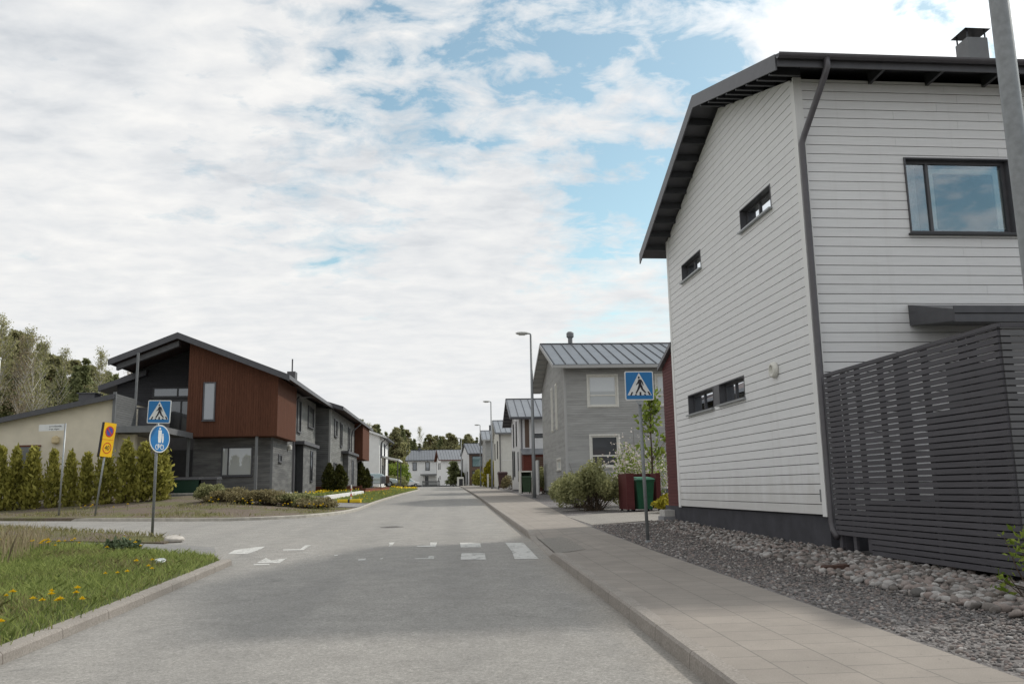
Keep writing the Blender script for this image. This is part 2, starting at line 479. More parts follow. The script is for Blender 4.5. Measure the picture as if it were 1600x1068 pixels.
M['petal'] = leafm('dandelion_petals', (.70, .47, .01), (.85, .62, .02), .2)
M['stem'] = leafm('green_stems', (.08, .13, .03), (.14, .19, .05), .2)
M['thuja'] = leafm('thuja_sprays', (.165, .165, .03), (.46, .43, .11), .5)
M['thuja_dark'] = leafm('dark_thuja_sprays', (.028, .036, .010), (.10, .10, .022), .2)
M['willow'] = leafm('grey_green_shrub_leaves', (.15, .16, .07), (.37, .37, .18), .45)
M['brownleaf'] = leafm('brownish_shrub_leaves', (.14, .125, .06), (.33, .28, .15), .4)
M['young'] = leafm('young_green_leaves', (.10, .16, .018), (.27, .33, .06), .4)
M['yellowleaf'] = leafm('yellow_green_leaves', (.17, .16, .015), (.40, .34, .03), .3)
M['blossom'] = leafm('pale_blossom', (.46, .40, .36), (.72, .66, .60), .35)
M['spruce'] = leafm('spruce_needles', (.13, .15, .07), (.30, .32, .155), .5)
M['pine'] = leafm('pine_needles', (.155, .16, .08), (.36, .34, .175), .5)
M['birchleaf'] = leafm('budding_birch_leaves', (.22, .225, .10), (.46, .44, .22), .5)
M['twig_gray'] = leafm('bare_grey_twigs', (.24, .21, .17), (.42, .38, .32), .3)
M['russet'] = leafm('russet_buds', (.24, .20, .13), (.44, .36, .24), .45)
M['bark'] = plain('brown_bark', (.09, .068, .05), .9, .3, 8, .1, 0, .5, 30)
M['bark_pale'] = plain('pale_birch_bark', (.46, .44, .39), .85, .35, 7, .1, 0, .3, 30)
M['bark_pine'] = plain('pine_bark', (.15, .085, .052), .9, .3, 6, .1, 0, .5, 30)

# ------------------------------------------------------------------ mesh builder
class MB:
    def __init__(s, oz=0.0):
        s.v, s.f, s.oz, s.mark = [], [], oz, None
    def add(s, vs, fs):
        n = len(s.v)
        s.v.extend((float(a), float(b), float(c) - s.oz) for a, b, c in vs)
        s.f.extend(tuple(i + n for i in f) for f in fs)
    def hexa(s, p):
        s.add(p, [(0, 3, 2, 1), (4, 5, 6, 7), (0, 1, 5, 4), (1, 2, 6, 5), (2, 3, 7, 6), (3, 0, 4, 7)])
    def box(s, x0, x1, y0, y1, z0, z1):
        s.hexa([(x0, y0, z0), (x1, y0, z0), (x1, y1, z0), (x0, y1, z0), (x0, y0, z1), (x1, y0, z1), (x1, y1, z1), (x0, y1, z1)])
    def bar(s, a, b, w, h, up=(0, 0, 1)):
        a, b = Vector(a), Vector(b)
        d_ = (b - a).normalized(); u = Vector(up)
        sd = d_.cross(u).normalized(); u = sd.cross(d_).normalized()
        q = [sd * (-w / 2) + u * (-h / 2), sd * (w / 2) + u * (-h / 2), sd * (w / 2) + u * (h / 2), sd * (-w / 2) + u * (h / 2)]
        s.hexa([a + k for k in q] + [b + k for k in q])
    def prism(s, poly, P, d0, d1):
        n = len(poly)
        vs = [P(a, b, d0) for a, b in poly] + [P(a, b, d1) for a, b in poly]
        s.add(vs, [tuple(range(n))[::-1], tuple(range(n, 2 * n))] + [(i, (i + 1) % n, n + (i + 1) % n, n + i) for i in range(n)])
    def tube(s, pts, r, n=8, cap=True):
        pts = [Vector(p) for p in pts]
        rs = r if isinstance(r, (list, tuple)) else [r] * len(pts)
        vs, fs = [], []
        prev = None
        for i, p in enumerate(pts):
            d_ = (pts[min(i + 1, len(pts) - 1)] - pts[max(i - 1, 0)]).normalized()
            if prev is None:
                a = Vector((1, 0, 0)) if abs(d_.x) < .8 else Vector((0, 1, 0))
                u = d_.cross(a).normalized()
            else:
                u = (prev - d_ * prev.dot(d_)).normalized()
            prev = u
            w = d_.cross(u)
            for k in range(n):
                t_ = 2 * math.pi * k / n
                vs.append(p + (u * math.cos(t_) + w * math.sin(t_)) * rs[i])
        for i in range(len(pts) - 1):
            for k in range(n):
                fs.append((i * n + k, i * n + (k + 1) % n, (i + 1) * n + (k + 1) % n, (i + 1) * n + k))
        if cap:
            fs.append(tuple(range(n))[::-1])
            fs.append(tuple(range((len(pts) - 1) * n, len(pts) * n)))
        s.add(vs, fs)
    def lathe(s, prof, n=16, o=(0, 0, 0)):
        vs, fs = [], []
        for r_, z in prof:
            for k in range(n):
                t_ = 2 * math.pi * k / n
                vs.append((o[0] + r_ * math.cos(t_), o[1] + r_ * math.sin(t_), o[2] + z))
        for i in range(len(prof) - 1):
            for k in range(n):
                fs.append((i * n + k, i * n + (k + 1) % n, (i + 1) * n + (k + 1) % n, (i + 1) * n + k))
        fs.append(tuple(range(n))[::-1]); fs.append(tuple(range((len(prof) - 1) * n, len(prof) * n)))
        s.add(vs, fs)
    def build(s, name, mat, parent=None, smooth=False):
        if name in SPLIT and not getattr(s, 'whole', False):
            return s.split(name, mat, parent, smooth)
        me = bpy.data.meshes.new(name)
        me.from_pydata(s.v, [], s.f)
        me.materials.append(mat)
        if s.mark is not None:            # seams of a roof keep their own darker metal
            me.materials.append(M['seam_dark'])
            for p_ in me.polygons:
                if p_.index >= s.mark: p_.material_index = 1
        if smooth:
            me.polygons.foreach_set('use_smooth', [True] * len(me.polygons))
        me.update()
        o = bpy.data.objects.new(name, me)
        COL.objects.link(o)
        if parent is not None: o.parent = parent
        return o
def _split(s, name, mat, parent, smooth):
    par = list(range(len(s.v)))
    def find(i):
        while par[i] != i: par[i] = par[par[i]]; i = par[i]
        return i
    for f in s.f:
        for i in f[1:]: par[find(i)] = find(f[0])
    groups = {}
    for f in s.f: groups.setdefault(find(f[0]), []).append(f)
    first = None
    for fs in groups.values():
        ids = sorted({i for f in fs for i in f}); mp = {v: k for k, v in enumerate(ids)}
        q = MB(); q.whole = True
        q.v = [s.v[i] for i in ids]; q.f = [tuple(mp[i] for i in f) for f in fs]
        o = q.build(name, mat, parent, smooth)
        first = first or o
    return first
MB.split = _split
SPLIT = {'corner_board', 'rafter', 'post', 'downpipe', 'balcony_post', 'porch_post', 'stake', 'foot', 'rail', 'sash', 'plank', 'crossing_bar'}
def npmesh(name, V, Fq, mat, parent=None):
    """fast quad (or tri) mesh from numpy arrays"""
    me = bpy.data.meshes.new(name)
    k = Fq.shape[1]
    me.vertices.add(len(V)); me.vertices.foreach_set('co', V.astype(np.float32).ravel())
    me.loops.add(Fq.size); me.loops.foreach_set('vertex_index', Fq.astype(np.int32).ravel())
    me.polygons.add(len(Fq))
    me.polygons.foreach_set('loop_start', np.arange(0, Fq.size, k, dtype=np.int32))
    me.polygons.foreach_set('loop_total', np.full(len(Fq), k, dtype=np.int32))
    me.update(calc_edges=True)
    me.materials.append(mat)
    o = bpy.data.objects.new(name, me)
    COL.objects.link(o)
    if parent is not None: o.parent = parent
    return o
def tag(o, label=None, cat=None, group=None, kind=None):
    if label: o['label'] = label
    if cat: o['category'] = cat
    if group: o['group'] = group
    if kind: o['kind'] = kind
    return o
def thing(name, label, cat, loc=(0, 0, 0), rz=0.0, group=None):
    o = bpy.data.objects.new(name, None)
    o.empty_display_size = .3
    COL.objects.link(o)
    o.location = loc
    o.rotation_euler = (0, 0, rz)
    return tag(o, label, cat, group)
def dup(root, loc, rz=0.0, scale=1.0, label=None, group=None):
    c = root.copy(); COL.objects.link(c)
    c.location = loc; c.rotation_euler = (root.rotation_euler[0], root.rotation_euler[1], rz); c.scale = (scale,) * 3 if not isinstance(scale, tuple) else scale
    if label: c['label'] = label
    if group: c['group'] = group
    for ch in root.children:
        k = ch.copy(); COL.objects.link(k); k.parent = c
        for g in ch.children:
            q = g.copy(); COL.objects.link(q); q.parent = k
    return c
def place(o, loc, rz=0.0, scale=1.0):
    o.location = loc; o.rotation_euler[2] = rz
    o.scale = (scale,) * 3 if not isinstance(scale, tuple) else scale
    return o

# ------------------------------------------------------------------ sheets of ground
def sheet(name, poly, h, mat, step=2.0, skirt=.0):
    bm = bmesh.new()
    vs = [bm.verts.new((x, y, 0)) for x, y in poly]
    for tri in tessellate_polygon([[Vector((x, y, 0)) for x, y in poly]]):
        try: bm.faces.new([vs[i] for i in tri])
        except ValueError: pass
    xs = [p[0] for p in poly]; ys = [p[1] for p in poly]
    for a0, a1, no in ((min(ys), max(ys), (0, 1, 0)), (min(xs), max(xs), (1, 0, 0))):
        k = math.floor(a0 / step) * step + step
        while k < a1:
            co = (0, k, 0) if no[1] else (k, 0, 0)
            bmesh.ops.bisect_plane(bm, geom=bm.verts[:] + bm.edges[:] + bm.faces[:], plane_co=co, plane_no=no, dist=1e-5)
            k += step
    for v_ in bm.verts: v_.co.z = h(v_.co.x, v_.co.y)
    bmesh.ops.recalc_face_normals(bm, faces=bm.faces[:])
    for f in bm.faces:
        if f.normal.z < 0: f.normal_flip()
    if skirt:
        be = [e for e in bm.edges if len(e.link_faces) == 1]
        r_ = bmesh.ops.extrude_edge_only(bm, edges=be)
        for g in r_['geom']:
            if isinstance(g, bmesh.types.BMVert): g.co.z -= skirt
    me = bpy.data.meshes.new(name)
    bm.to_mesh(me); bm.free()
    me.materials.append(mat)
    o = bpy.data.objects.new(name, me)
    COL.objects.link(o)
    o['kind'] = 'structure'
    return o
def smooth(t_):
    t_ = max(0.0, min(1.0, t_)); return t_ * t_ * (3 - 2 * t_)
def segdist(p, line):
    best = 1e9
    for (x0, y0), (x1, y1) in zip(line, line[1:]):
        dx, dy = x1 - x0, y1 - y0
        t_ = max(0, min(1, ((p[0] - x0) * dx + (p[1] - y0) * dy) / (dx * dx + dy * dy)))
        best = min(best, math.hypot(p[0] - x0 - dx * t_, p[1] - y0 - dy * t_))
    return best
def xr(y):            # right kerb (road side face)
    pts = [(-10, 1.60), (5, 1.73), (8.2, 1.80), (13.8, 1.87), (18, 2.02), (31, 2.28), (50, 2.72), (91, 3.55), (150, 5.0), (176, 5.6)]
    for (a, b), (c_, d_) in zip(pts, pts[1:]):
        if y <= c_: return b + (d_ - b) * (y - a) / (c_ - a)
    return pts[-1][1]
def xe(y):            # right edge of the pavement
    pts = [(-10, 3.38), (13, 3.42), (17.4, 3.5), (23.2, 3.72), (33.5, 4.4), (43, 5.0), (60, 5.5), (150, 7.5), (176, 8.2)]
    for (a, b), (c_, d_) in zip(pts, pts[1:]):
        if y <= c_: return b + (d_ - b) * (y - a) / (c_ - a)
    return pts[-1][1]
def drop(y):          # the lowered kerb at the crossing
    return smooth((y - 13.3) / .9) * (1 - smooth((y - 17.6) / .9))
FARK = [(-70, 58), (-45, 46.5), (-30, 39.3), (-22, 35.4), (-15.1, 32.1), (-9.0, 29.15), (-6.63, 28.25), (-5.6, 28.35), (-4.71, 28.8), (-3.9, 29.6), (-3.3, 31.0), (-2.9, 33.0), (-2.75, 36), (-2.68, 42), (-2.5, 50), (-2.25, 58), (-1.95, 67), (-1.5, 80), (-1.1, 92), (-1.2, 98), (-2.2, 103), (-4.5, 107), (-9, 110.5), (-20, 115), (-60, 125)]
def hleft(x, y):
    dd = segdist((x, y), FARK)
    return gz(y) + .10 + .62 * smooth((dd - .4) / 8.0)

# big ground reaching the horizon
gv, gf = [], []
gys = [-60, -20, 0, 10, 20, 30, 45, 60, 80, 100, 130, 160, 180, 230, 300, 420, 700, 1200, 2500]
gxs = [-1500, -600, -250, -120, -60, -30, 0, 30, 60, 120, 250, 600, 1500]
for y in gys:
    for x in gxs:
        rise = 3.0 * smooth((math.hypot(x, y) - 190) / 300)
        gv.append((x, y, gz(y) - .10 + rise))
for i in range(len(gys) - 1):
    for j in range(len(gxs) - 1):
        a = i * len(gxs) + j
        gf.append((a, a + 1, a + 1 + len(gxs), a + len(gxs)))
g = MB(); g.add(gv, gf); g.build('ground', M['field'])['kind'] = 'structure'

road_poly = [(-60, -10), (4, -10), (4, 60), (9, 150), (9, 176), (-60, 176)]
sheet('road', road_poly, lambda x, y: gz(y), M['asphalt'], 4.0)
# right pavement with its lowered crossing, in strips so that the drop has vertices to move
pv, pf = [], []
yy = [-10, -5, 0, 3, 6, 9, 12, 13, 13.3, 13.6, 13.9, 14.2, 14.6, 15.5, 16.5, 17.2, 17.6, 17.9, 18.2, 18.5, 19, 22, 25, 28, 32, 36, 40, 45, 50, 56, 62, 70, 80, 90, 100, 115, 130, 150, 176]
for y in yy:
    x0, x1 = xr(y) + .14, xe(y)
    for k in range(6):
        x = x0 + (x1 - x0) * k / 5
        fall = (1 - smooth((x - x0) / .9)) * drop(y)
        pv.append((x, y, gz(y) + .118 - .085 * fall))
    pv.append((x1 + .002, y, gz(y) - .1))
for i in range(len(yy) - 1):
    for k in range(6):
        a = i * 7 + k
        pf.append((a, a + 1, a + 8, a + 7))
g = MB(); g.add(pv, pf); g.build('pavement', M['slabs'])['kind'] = 'structure'
# kerb stones
def kerb(name, line, hgt, mat, w=.14, side=1, hfun=None):
    b = MB()
    n = len(line)
    vs = []
    for i, (x, y) in enumerate(line):
        x0, y0 = line[max(i - 1, 0)]; x1, y1 = line[min(i + 1, n - 1)]
        L_ = math.hypot(x1 - x0, y1 - y0)
        nx, ny = (y1 - y0) / L_ * side, -(x1 - x0) / L_ * side
        hh_ = hgt if hfun is None else hfun(y)
        z = gz(y)
        for off, dz in ((0, -.08), (0.012, hh_ - .02), (.03, hh_), (w, hh_ + .002), (w, -.08)):
            vs.append((x + nx * off, y + ny * off, z + dz))
    fs = []
    for i in range(n - 1):
        for k in range(4):
            a = i * 5 + k
            fs.append((a, a + 5, a + 6, a + 1))
    fs.append((0, 1, 2, 3, 4)); fs.append(tuple((n - 1) * 5 + k for k in (4, 3, 2, 1, 0)))
    b.add(vs, fs)
    o = b.build(name, mat); o['kind'] = 'structure'
    return o
ky = [-10 + k * .5 for k in range(46)] + [13.2, 13.4, 13.6, 13.8, 14.0, 14.2, 14.5, 15, 16, 17, 17.6, 17.8, 18, 18.2, 18.4, 18.6] + [19 + k * 1.5 for k in range(100)]
ky = sorted(set(ky))
kerb('kerb', [(xr(y), y) for y in ky if y < 170], .12, M['kerb'], .14, 1, lambda y: .12 - .10 * drop(y))
def dense(line, st=.5):
    out = []
    for (x0, y0), (x1, y1) in zip(line, line[1:]):
        n = max(1, int(math.hypot(x1 - x0, y1 - y0) / st))
        out += [(x0 + (x1 - x0) * k / n, y0 + (y1 - y0) * k / n) for k in range(n)]
    return out + [line[-1]]
def chaikin(l, it=2):
    for _ in range(it):
        o = [l[0]]
        for (x0, y0), (x1, y1) in zip(l, l[1:]):
            o += [(x0 * .75 + x1 * .25, y0 * .75 + y1 * .25), (x0 * .25 + x1 * .75, y0 * .25 + y1 * .75)]
        l = o + [l[-1]]
    return l
LK = [(-3.3, -10), (-3.22, 3), (-3.16, 7), (-3.10, 9.5), (-3.06, 14.0)]
kerb('kerb', dense(LK), .09, M['kerb'], .16, -1)
FARKS = chaikin(FARK, 1)
kerb('kerb', dense(FARKS, 1.0), .10, M['kerb_pale'], .15, -1)
# asphalt ramp patch at the crossing
pp = []
for y in (14.2, 14.6, 15.5, 16.5, 17.2):
    for k in range(6):
        x = xr(y) + .14 + (.50 if y < 17 else .42) * k / 5
        x0, x1 = xr(y) + .14, xe(y)
        def hp(x, y): return gz(y) + .118 - .085 * (1 - smooth((x - x0) / .9)) * drop(y)
        kk = (x - x0) / ((x1 - x0) / 5)
        i0 = min(4, int(kk)); fx = kk - i0
        za_, zb_ = hp(x0 + (x1 - x0) * i0 / 5, y), hp(x0 + (x1 - x0) * (i0 + 1) / 5, y)
        pp.append((x, y, za_ + (zb_ - za_) * fx + .005))
g = MB(); g.add(pp, [(i * 6 + k, i * 6 + k + 1, i * 6 + k + 7, i * 6 + k + 6) for i in range(4) for k in range(5)])
g.build('asphalt_ramp', M['asphalt_patch'])['kind'] = 'structure'
# crossing paint, worn to fragments
marks = [[(0.57, 17.24), (0.96, 17.12), (0.92, 16.09), (0.55, 16.15)], [(0.52, 14.98), (0.91, 14.87), (0.86, 13.8), (0.47, 13.9)],
 [(1.44, 16.97), (1.78, 16.86), (1.68, 13.65), (1.31, 13.75), (1.39, 15.03)],
 [(-3.58, 16.01), (-3.64, 16.8), (-3.37, 17.37), (-3.21, 17.48), (-3.18, 16.96), (-3.2, 16.35), (-3.23, 15.91)],
 [(-2.73, 14.23), (-2.74, 15.04), (-2.56, 14.54), (-2.38, 14.94), (-2.36, 14.09)], [(-2.75, 14.06), (-2.5, 14.03), (-2.47, 13.85), (-2.71, 13.88)],
 [(-2.74, 16.69), (-2.42, 16.69), (-2.45, 17.52), (-2.34, 17.59), (-2.34, 17.17), (-2.33, 16.42), (-2.7, 16.48)],
 [(-0.83, 17.68), (-0.72, 17.76), (-0.74, 16.79), (-0.79, 16.7), (-0.8, 17.34)],
 [(-0.27, 16.75), (-0.01, 16.77), (-0.01, 17.48), (0.13, 17.49), (0.09, 16.43), (-0.25, 16.54)], [(-1.17, 14.35), (-1.05, 14.5), (-1.04, 14.2), (-1.14, 14.15)],
 [(-0.26, 14.28), (-0.04, 14.34), (-0.03, 14.6), (0.06, 14.66), (0.05, 14.13), (-0.24, 14.17)], [(-1.64, 15.21), (-1.59, 15.32), (-1.57, 15.11), (-1.62, 15.08)], [(-0.83, 14.36), (-0.77, 14.54), (-0.78, 14.31)]]
bm = MB()
for P_ in marks:
    tr = tessellate_polygon([[Vector((x, y, 0)) for x, y in P_]])
    n = Vector((0, 0, 1))
    def up_(t3):
        a, b, c_ = [Vector((*P_[i], 0)) for i in t3]
        return tuple(t3) if (b - a).cross(c_ - a).z > 0 else tuple(t3)[::-1]
    bm.add([(x, y, gz(y) + .004) for x, y in P_], [up_(t3) for t3 in tr])
bm.build('crossing_marking', M['paint'])['kind'] = 'structure'
bm = MB()
for k in range(6):
    x = -3.35 + k * .93
    bm.add([(x + .11, 13.7, gz(13.7) + .0022), (x + .52, 13.7, gz(13.7) + .0022), (x + .55, 17.2, gz(17.2) + .0022), (x + .14, 17.2, gz(17.2) + .0022)], [(0, 1, 2, 3)])
bm.build('crossing_marking', M['paint_ghost'])['kind'] = 'structure'

# left grass island in front, path, verge island, far lot
GRASS = [(-3.24, 3), (-3.26, 7), (-3.25, 9.5), (-3.21, 13.9), (-3.5, 14.5), (-4.4, 15.1), (-4.9, 15.9), (-7.9, 18.3), (-12, 22.5), (-30, 38), (-32, 3), (-20, -6), (-3.4, -8)]
def hgrass(x, y):
    dd = min(segdist((x, y), LK), 3)
    return gz(y) + .085 + .05 * smooth(dd / 1.5) + .03 * math.sin(x * 1.7) * math.sin(y * 1.3) * min(1, dd)
sheet('lawn', GRASS, hgrass, M['lawn'], .8, .3)
PATH = [(-3.3, 14.2), (-4.45, 15.05), (-4.95, 15.85), (-7.95, 18.25), (-12, 22.5), (-30, 38), (-31, 40), (-14, 25.2), (-9.8, 21.0), (-6.34, 19.2), (-5.3, 18.6), (-4.2, 17.6)]
sheet('path', PATH, lambda x, y: gz(y) + .006, M['asphalt_path'], 2.0)
VERGE = [(-5.5, 18.8), (-6.34, 19.2), (-9.8, 21.0), (-14, 25.2), (-31, 40), (-32, 43), (-17, 30.0), (-12.1, 26.1), (-6.03, 20.5), (-5.45, 19.6)]
def hverge(x, y): return gz(y) + .035 + .10 * smooth(segdist((x, y), VERGE + [VERGE[0]]) / .7)
sheet('verge', VERGE, hverge, M['soil'], .8, .2)
LOT = [(x - .1, y + .12) if y < 30 else (x - .15, y) for x, y in FARKS if -60 < x] + [(-60, 118), (-60, 56)]
sheet('garden_ground', LOT, hleft, M['soil'], 2.0, .3)
# right lots
RL = [(xe(y), y) for y in (-10, 0, 10, 17.4, 23.2, 33.5, 43, 60, 100, 150, 176)] + [(60, 176), (60, -10)]
def hright(x, y): return gz(y) + .112 + .03 * smooth((x - xe(y)) / 2)
sheet('gravel_ground', RL, hright, M['gravel'], 2.0, .3)
DRV = [(3.72, 20.0), (3.76, 24.2), (5.0, 25.0), (12, 26.4), (12, 20.9), (6.6, 20.9), (5.0, 20.6)]
sheet('driveway', DRV, lambda x, y: hright(x, y) + .012, M['asphalt_path'], 1.5, .1)
sheet('driveway', [(-2.9, 35.0), (-2.84, 39.6), (-4.2, 40.6), (-7.2, 41.5), (-7.2, 38.2), (-4.5, 35.8)], lambda x, y: hleft(x, y) + .03, M['asphalt_path'], 1.0, .1)

# ------------------------------------------------------------------ walls, windows, roofs
class Face:
    """a vertical wall plane in a house's local frame: origin o, direction u along it, outward normal n"""
    def __init__(s, o, u, n): s.o, s.u, s.n = o, u, n
    def P(s, u, z, d_=0.0):
        return (s.o[0] + s.u[0] * u + s.n[0] * d_, s.o[1] + s.u[1] * u + s.n[1] * d_, z)
def clip_top(poly, top):
    for (u0, z0), (u1, z1) in zip(top, top[1:]):
        if abs(u1 - u0) < 1e-6: continue
        k = (z1 - z0) / (u1 - u0)
        f = lambda p: z0 + k * (p[0] - u0) - p[1]
        out = []
        for i in range(len(poly)):
            a, b = poly[i], poly[(i + 1) % len(poly)]
            fa, fb = f(a), f(b)
            if fa >= 0: out.append(a)
            if (fa > 0 > fb) or (fa < 0 < fb):
                t_ = fa / (fa - fb)
                out.append((a[0] + (b[0] - a[0]) * t_, a[1] + (b[1] - a[1]) * t_))
        poly = out
        if len(poly) < 3: return []
    return poly
def wall(mb, F, u0, u1, z0, top, holes=(), pitch=None, gap=.008, d0=0.0, d1=.022, joints=False):
    jr = random.Random(3)
    zmax = max(z for _, z in top)
    rows = []
    if pitch is None: rows = [(z0, zmax)]
    else:
        z = z0
        while z < zmax:
            rows.append((z, min(z + pitch - gap, zmax))); z += pitch
    for za_, zb_ in rows:
        cuts = sorted({za_, zb_} | {h for H_ in holes for h in H_[2:4] if za_ < h < zb_})
        for ca, cb in zip(cuts, cuts[1:]):
            if cb - ca < 1e-4: continue
            blk = sorted((H_[0], H_[1]) for H_ in holes if H_[2] < cb - 1e-5 and H_[3] > ca + 1e-5)
            x = u0; segs = []
            for a, b in blk:
                if a > x: segs.append((x, a))
                x = max(x, b)
            if x < u1: segs.append((x, u1))
            if joints:                     # butt joints at random places along each row
                ns = []
                for a, b in segs:
                    x_ = a
                    while b - x_ > 2.4:
                        L_ = jr.uniform(1.4, min(4.6, b - x_ - .5)); ns.append((x_, x_ + L_ - .003)); x_ += L_
                    ns.append((x_, b))
                segs = ns
            for a, b in segs:
                poly = clip_top([(a, ca), (b, ca), (b, cb), (a, cb)], top)
                if len(poly) >= 3: mb.prism(poly, F.P, d0, d1)
def vboards(mb, F, u0, u1, z0, top, holes=(), pitch=.14, gap=.008, d0=0.0, d1=.022):
    u = u0
    while u < u1 - .01:
        ub = min(u + pitch - gap, u1)
        zs = [(z0, max(z for _, z in top))]
        for H_ in holes:
            if H_[0] < ub and H_[1] > u:
                nz_ = []
                for a, b in zs:
                    if H_[2] > a: nz_.append((a, min(b, H_[2])))
                    if H_[3] < b: nz_.append((max(a, H_[3]), b))
                zs = nz_
        for a, b in zs:
            poly = clip_top([(u, a), (ub, a), (ub, b), (u, b)], top)
            if len(poly) >= 3: mb.prism(poly, F.P, d0, d1)
        u += pitch
class House:
    def __init__(s, name, label, loc, rz, zb, cat='house'):
        s.zb = zb
        s.root = thing(name, label, cat, (loc[0], loc[1], zb), rz)
        s.core = MB(zb)
    def mb(s): return MB(s.zb)
    def part(s, mb, name, mat, parent=None, smooth=False, label=None):
        o = mb.build(name, mat, s.root if parent is None else parent, smooth)
        if label: o['label'] = label
        return o
    def window(s, F, u0, u1, z0, z1, frame, glass, fw=.06, rec=.07, casing=0.0, cmat=None, proud=.035, mull=(), trans=(), sill=None, reveal=None, panes=None):
        b = s.mb()
        if reveal is None: reveal = rec
        # liner through the wall
        for (a0, a1, c0, c1) in ((u0, u0 + .02, z0, z1), (u1 - .02, u1, z0, z1), (u0 + .02, u1 - .02, z0, z0 + .02), (u0 + .02, u1 - .02, z1 - .02, z1)):
            b.prism([(a0, c0), (a1, c0), (a1, c1), (a0, c1)], F.P, -.17, proud)
        a, b_, c_, d_ = u0 + .02, u1 - .02, z0 + .02, z1 - .02
        for (a0, a1, c0, c1) in ((a, a + fw, c_, d_), (b_ - fw, b_, c_, d_), (a + fw, b_ - fw, c_, c_ + fw), (a + fw, b_ - fw, d_ - fw, d_)):
            b.prism([(a0, c0), (a1, c0), (a1, c1), (a0, c1)], F.P, -rec - .05, -rec)
        for u in mull: b.prism([(u - fw / 2, c_ + fw), (u + fw / 2, c_ + fw), (u + fw / 2, d_ - fw), (u - fw / 2, d_ - fw)], F.P, -rec - .048, -rec + .004)
        for z in trans: b.prism([(a + fw, z - fw / 2), (b_ - fw, z - fw / 2), (b_ - fw, z + fw / 2), (a + fw, z + fw / 2)], F.P, -rec - .046, -rec + .006)
        if casing:
            w = casing
            for (a0, a1, c0, c1) in ((u0 - w, u0, z0 - w, z1 + w), (u1, u1 + w, z0 - w, z1 + w), (u0, u1, z0 - w, z0), (u0, u1, z1, z1 + w)):
                b.prism([(a0, c0), (a1, c0), (a1, c1), (a0, c1)], F.P, .0, proud + .008)
        wo = s.part(b, 'window', frame)
        g_ = s.mb()
        g_.prism([(a + .01, c_ + .01), (b_ - .01, c_ + .01), (b_ - .01, d_ - .01), (a + .01, d_ - .01)], F.P, -rec - .03, -rec - .024)
        s.part(g_, 'pane', glass, wo)
        if sill is not None:
            q = s.mb()
            q.prism([(u0 - .03, z0 - .035), (u1 + .03, z0 - .035), (u1 + .03, z0 - .005), (u0 - .03, z0 - .005)], F.P, .012, proud + .06)
            s.part(q, 'sill', sill, wo)
        return wo
def slab_x(mb, x0, x1, ya, za, yb, zb, th):
    """roof slab spanning x0..x1 whose top runs from (ya,za) to (yb,zb)"""
    mb.hexa([(x0, ya, za - th), (x1, ya, za - th), (x1, yb, zb - th), (x0, yb, zb - th), (x0, ya, za), (x1, ya, za), (x1, yb, zb), (x0, yb, zb)])
def slab_y(mb, y0, y1, xa, za, xb, zb, th):
    mb.hexa([(xa, y0, za - th), (xb, y0, zb - th), (xb, y1, zb - th), (xa, y1, za - th), (xa, y0, za), (xb, y0, zb), (xb, y1, zb), (xa, y1, za)])
def seams_x(mb, x0, x1, ya, za, yb, zb, pitch=.5, w=.025, h=.035):
    x = x0 + .02
    while x < x1:
        slab_x(mb, x, x + w, ya, za + h, yb, zb + h, h - .004); x += pitch

# ================================================================== white house on the right
ROT = -0.0255
H = House('house', 'large white boarded house beside the charcoal slat fence, dark metal roof overhanging', (5.7, 12.1), 0, .38)
LW, DW = 7.42, 12.0                   # length along the street, depth away from it
FS = Face((0, 0), (0, 1), (-1, 0))    # gable wall facing the street
FF = Face((0, 0), (1, 0), (0, -1))    # wall with the big window
FB = Face((0, LW), (1, 0), (0, 1))
FE = Face((DW, 0), (0, 1), (1, 0))
zf = .90
top_s = [(0, 7.60), (3.35, 8.68), (LW, 7.12)]
top_f = [(0, 7.60), (DW, 7.60)]
hs = [(1.14, 2.58, 5.90, 6.31), (4.94, 6.31, 5.86, 6.26), (4.63, 6.34, 2.88, 3.31), (2.89, 4.28, 2.90, 3.31)]
hf = [(1.66, 3.40, 5.11, 6.33), (2.0, 2.98, .95, 3.10), (5.0, 6.6, 5.11, 6.33)]
core = H.mb()
wall(core, FS, .16, LW - .16, zf - .02, [(0, 7.58), (3.35, 8.66), (LW, 7.10)], hs, d0=-.16, d1=-.002)
wall(core, FF, .0, DW, zf - .02, top_f, hf, d0=-.16, d1=-.002)
wall(core, FB, .0, DW, zf - .02, [(0, 7.12), (DW, 7.12)], d0=-.16, d1=-.002)
wall(core, FE, .16, LW - .16, zf - .02, [(0, 7.58), (3.35, 8.66), (LW, 7.10)], d0=-.16, d1=-.002)
H.part(core, 'wall_core', M['core_dark'])
b = H.mb()
wall(b, FS, .10, LW - .10, zf, top_s, hs, .148, .011, joints=True)
wall(b, FF, .10, DW, zf, top_f, hf, .148, .011, joints=True)
H.part(b, 'cladding', M['white_board'])
b = H.mb()
b.box(-.034, .10, -.034, -.001, zf - .03, 7.62); b.box(-.034, -.001, -.001, .10, zf - .03, 7.58)
b.box(-.034, -.001, LW - .10, LW + .03, zf - .03, 7.14)
H.part(b, 'corner_board', M['white_trim'])
b = H.mb()
b.box(.03, DW, .03, LW + 1.4, -.5, zf - .015)
H.part(b, 'plinth', M['plinth'])
for i, (a, c_, z0, z1) in enumerate(hs):
    H.window(FS, a, c_, z0, z1, M['dark_metal'], M['glass_dim'], .035, .10, proud=.03, mull=((a + c_) / 2 + .1,), sill=M['galv'])
b = H.mb(); b.prism([(4.285, 2.90), (4.625, 2.90), (4.625, 3.31), (4.285, 3.31)], FS.P, .0, .026)
H.part(b, 'panel', M['dark_metal'])
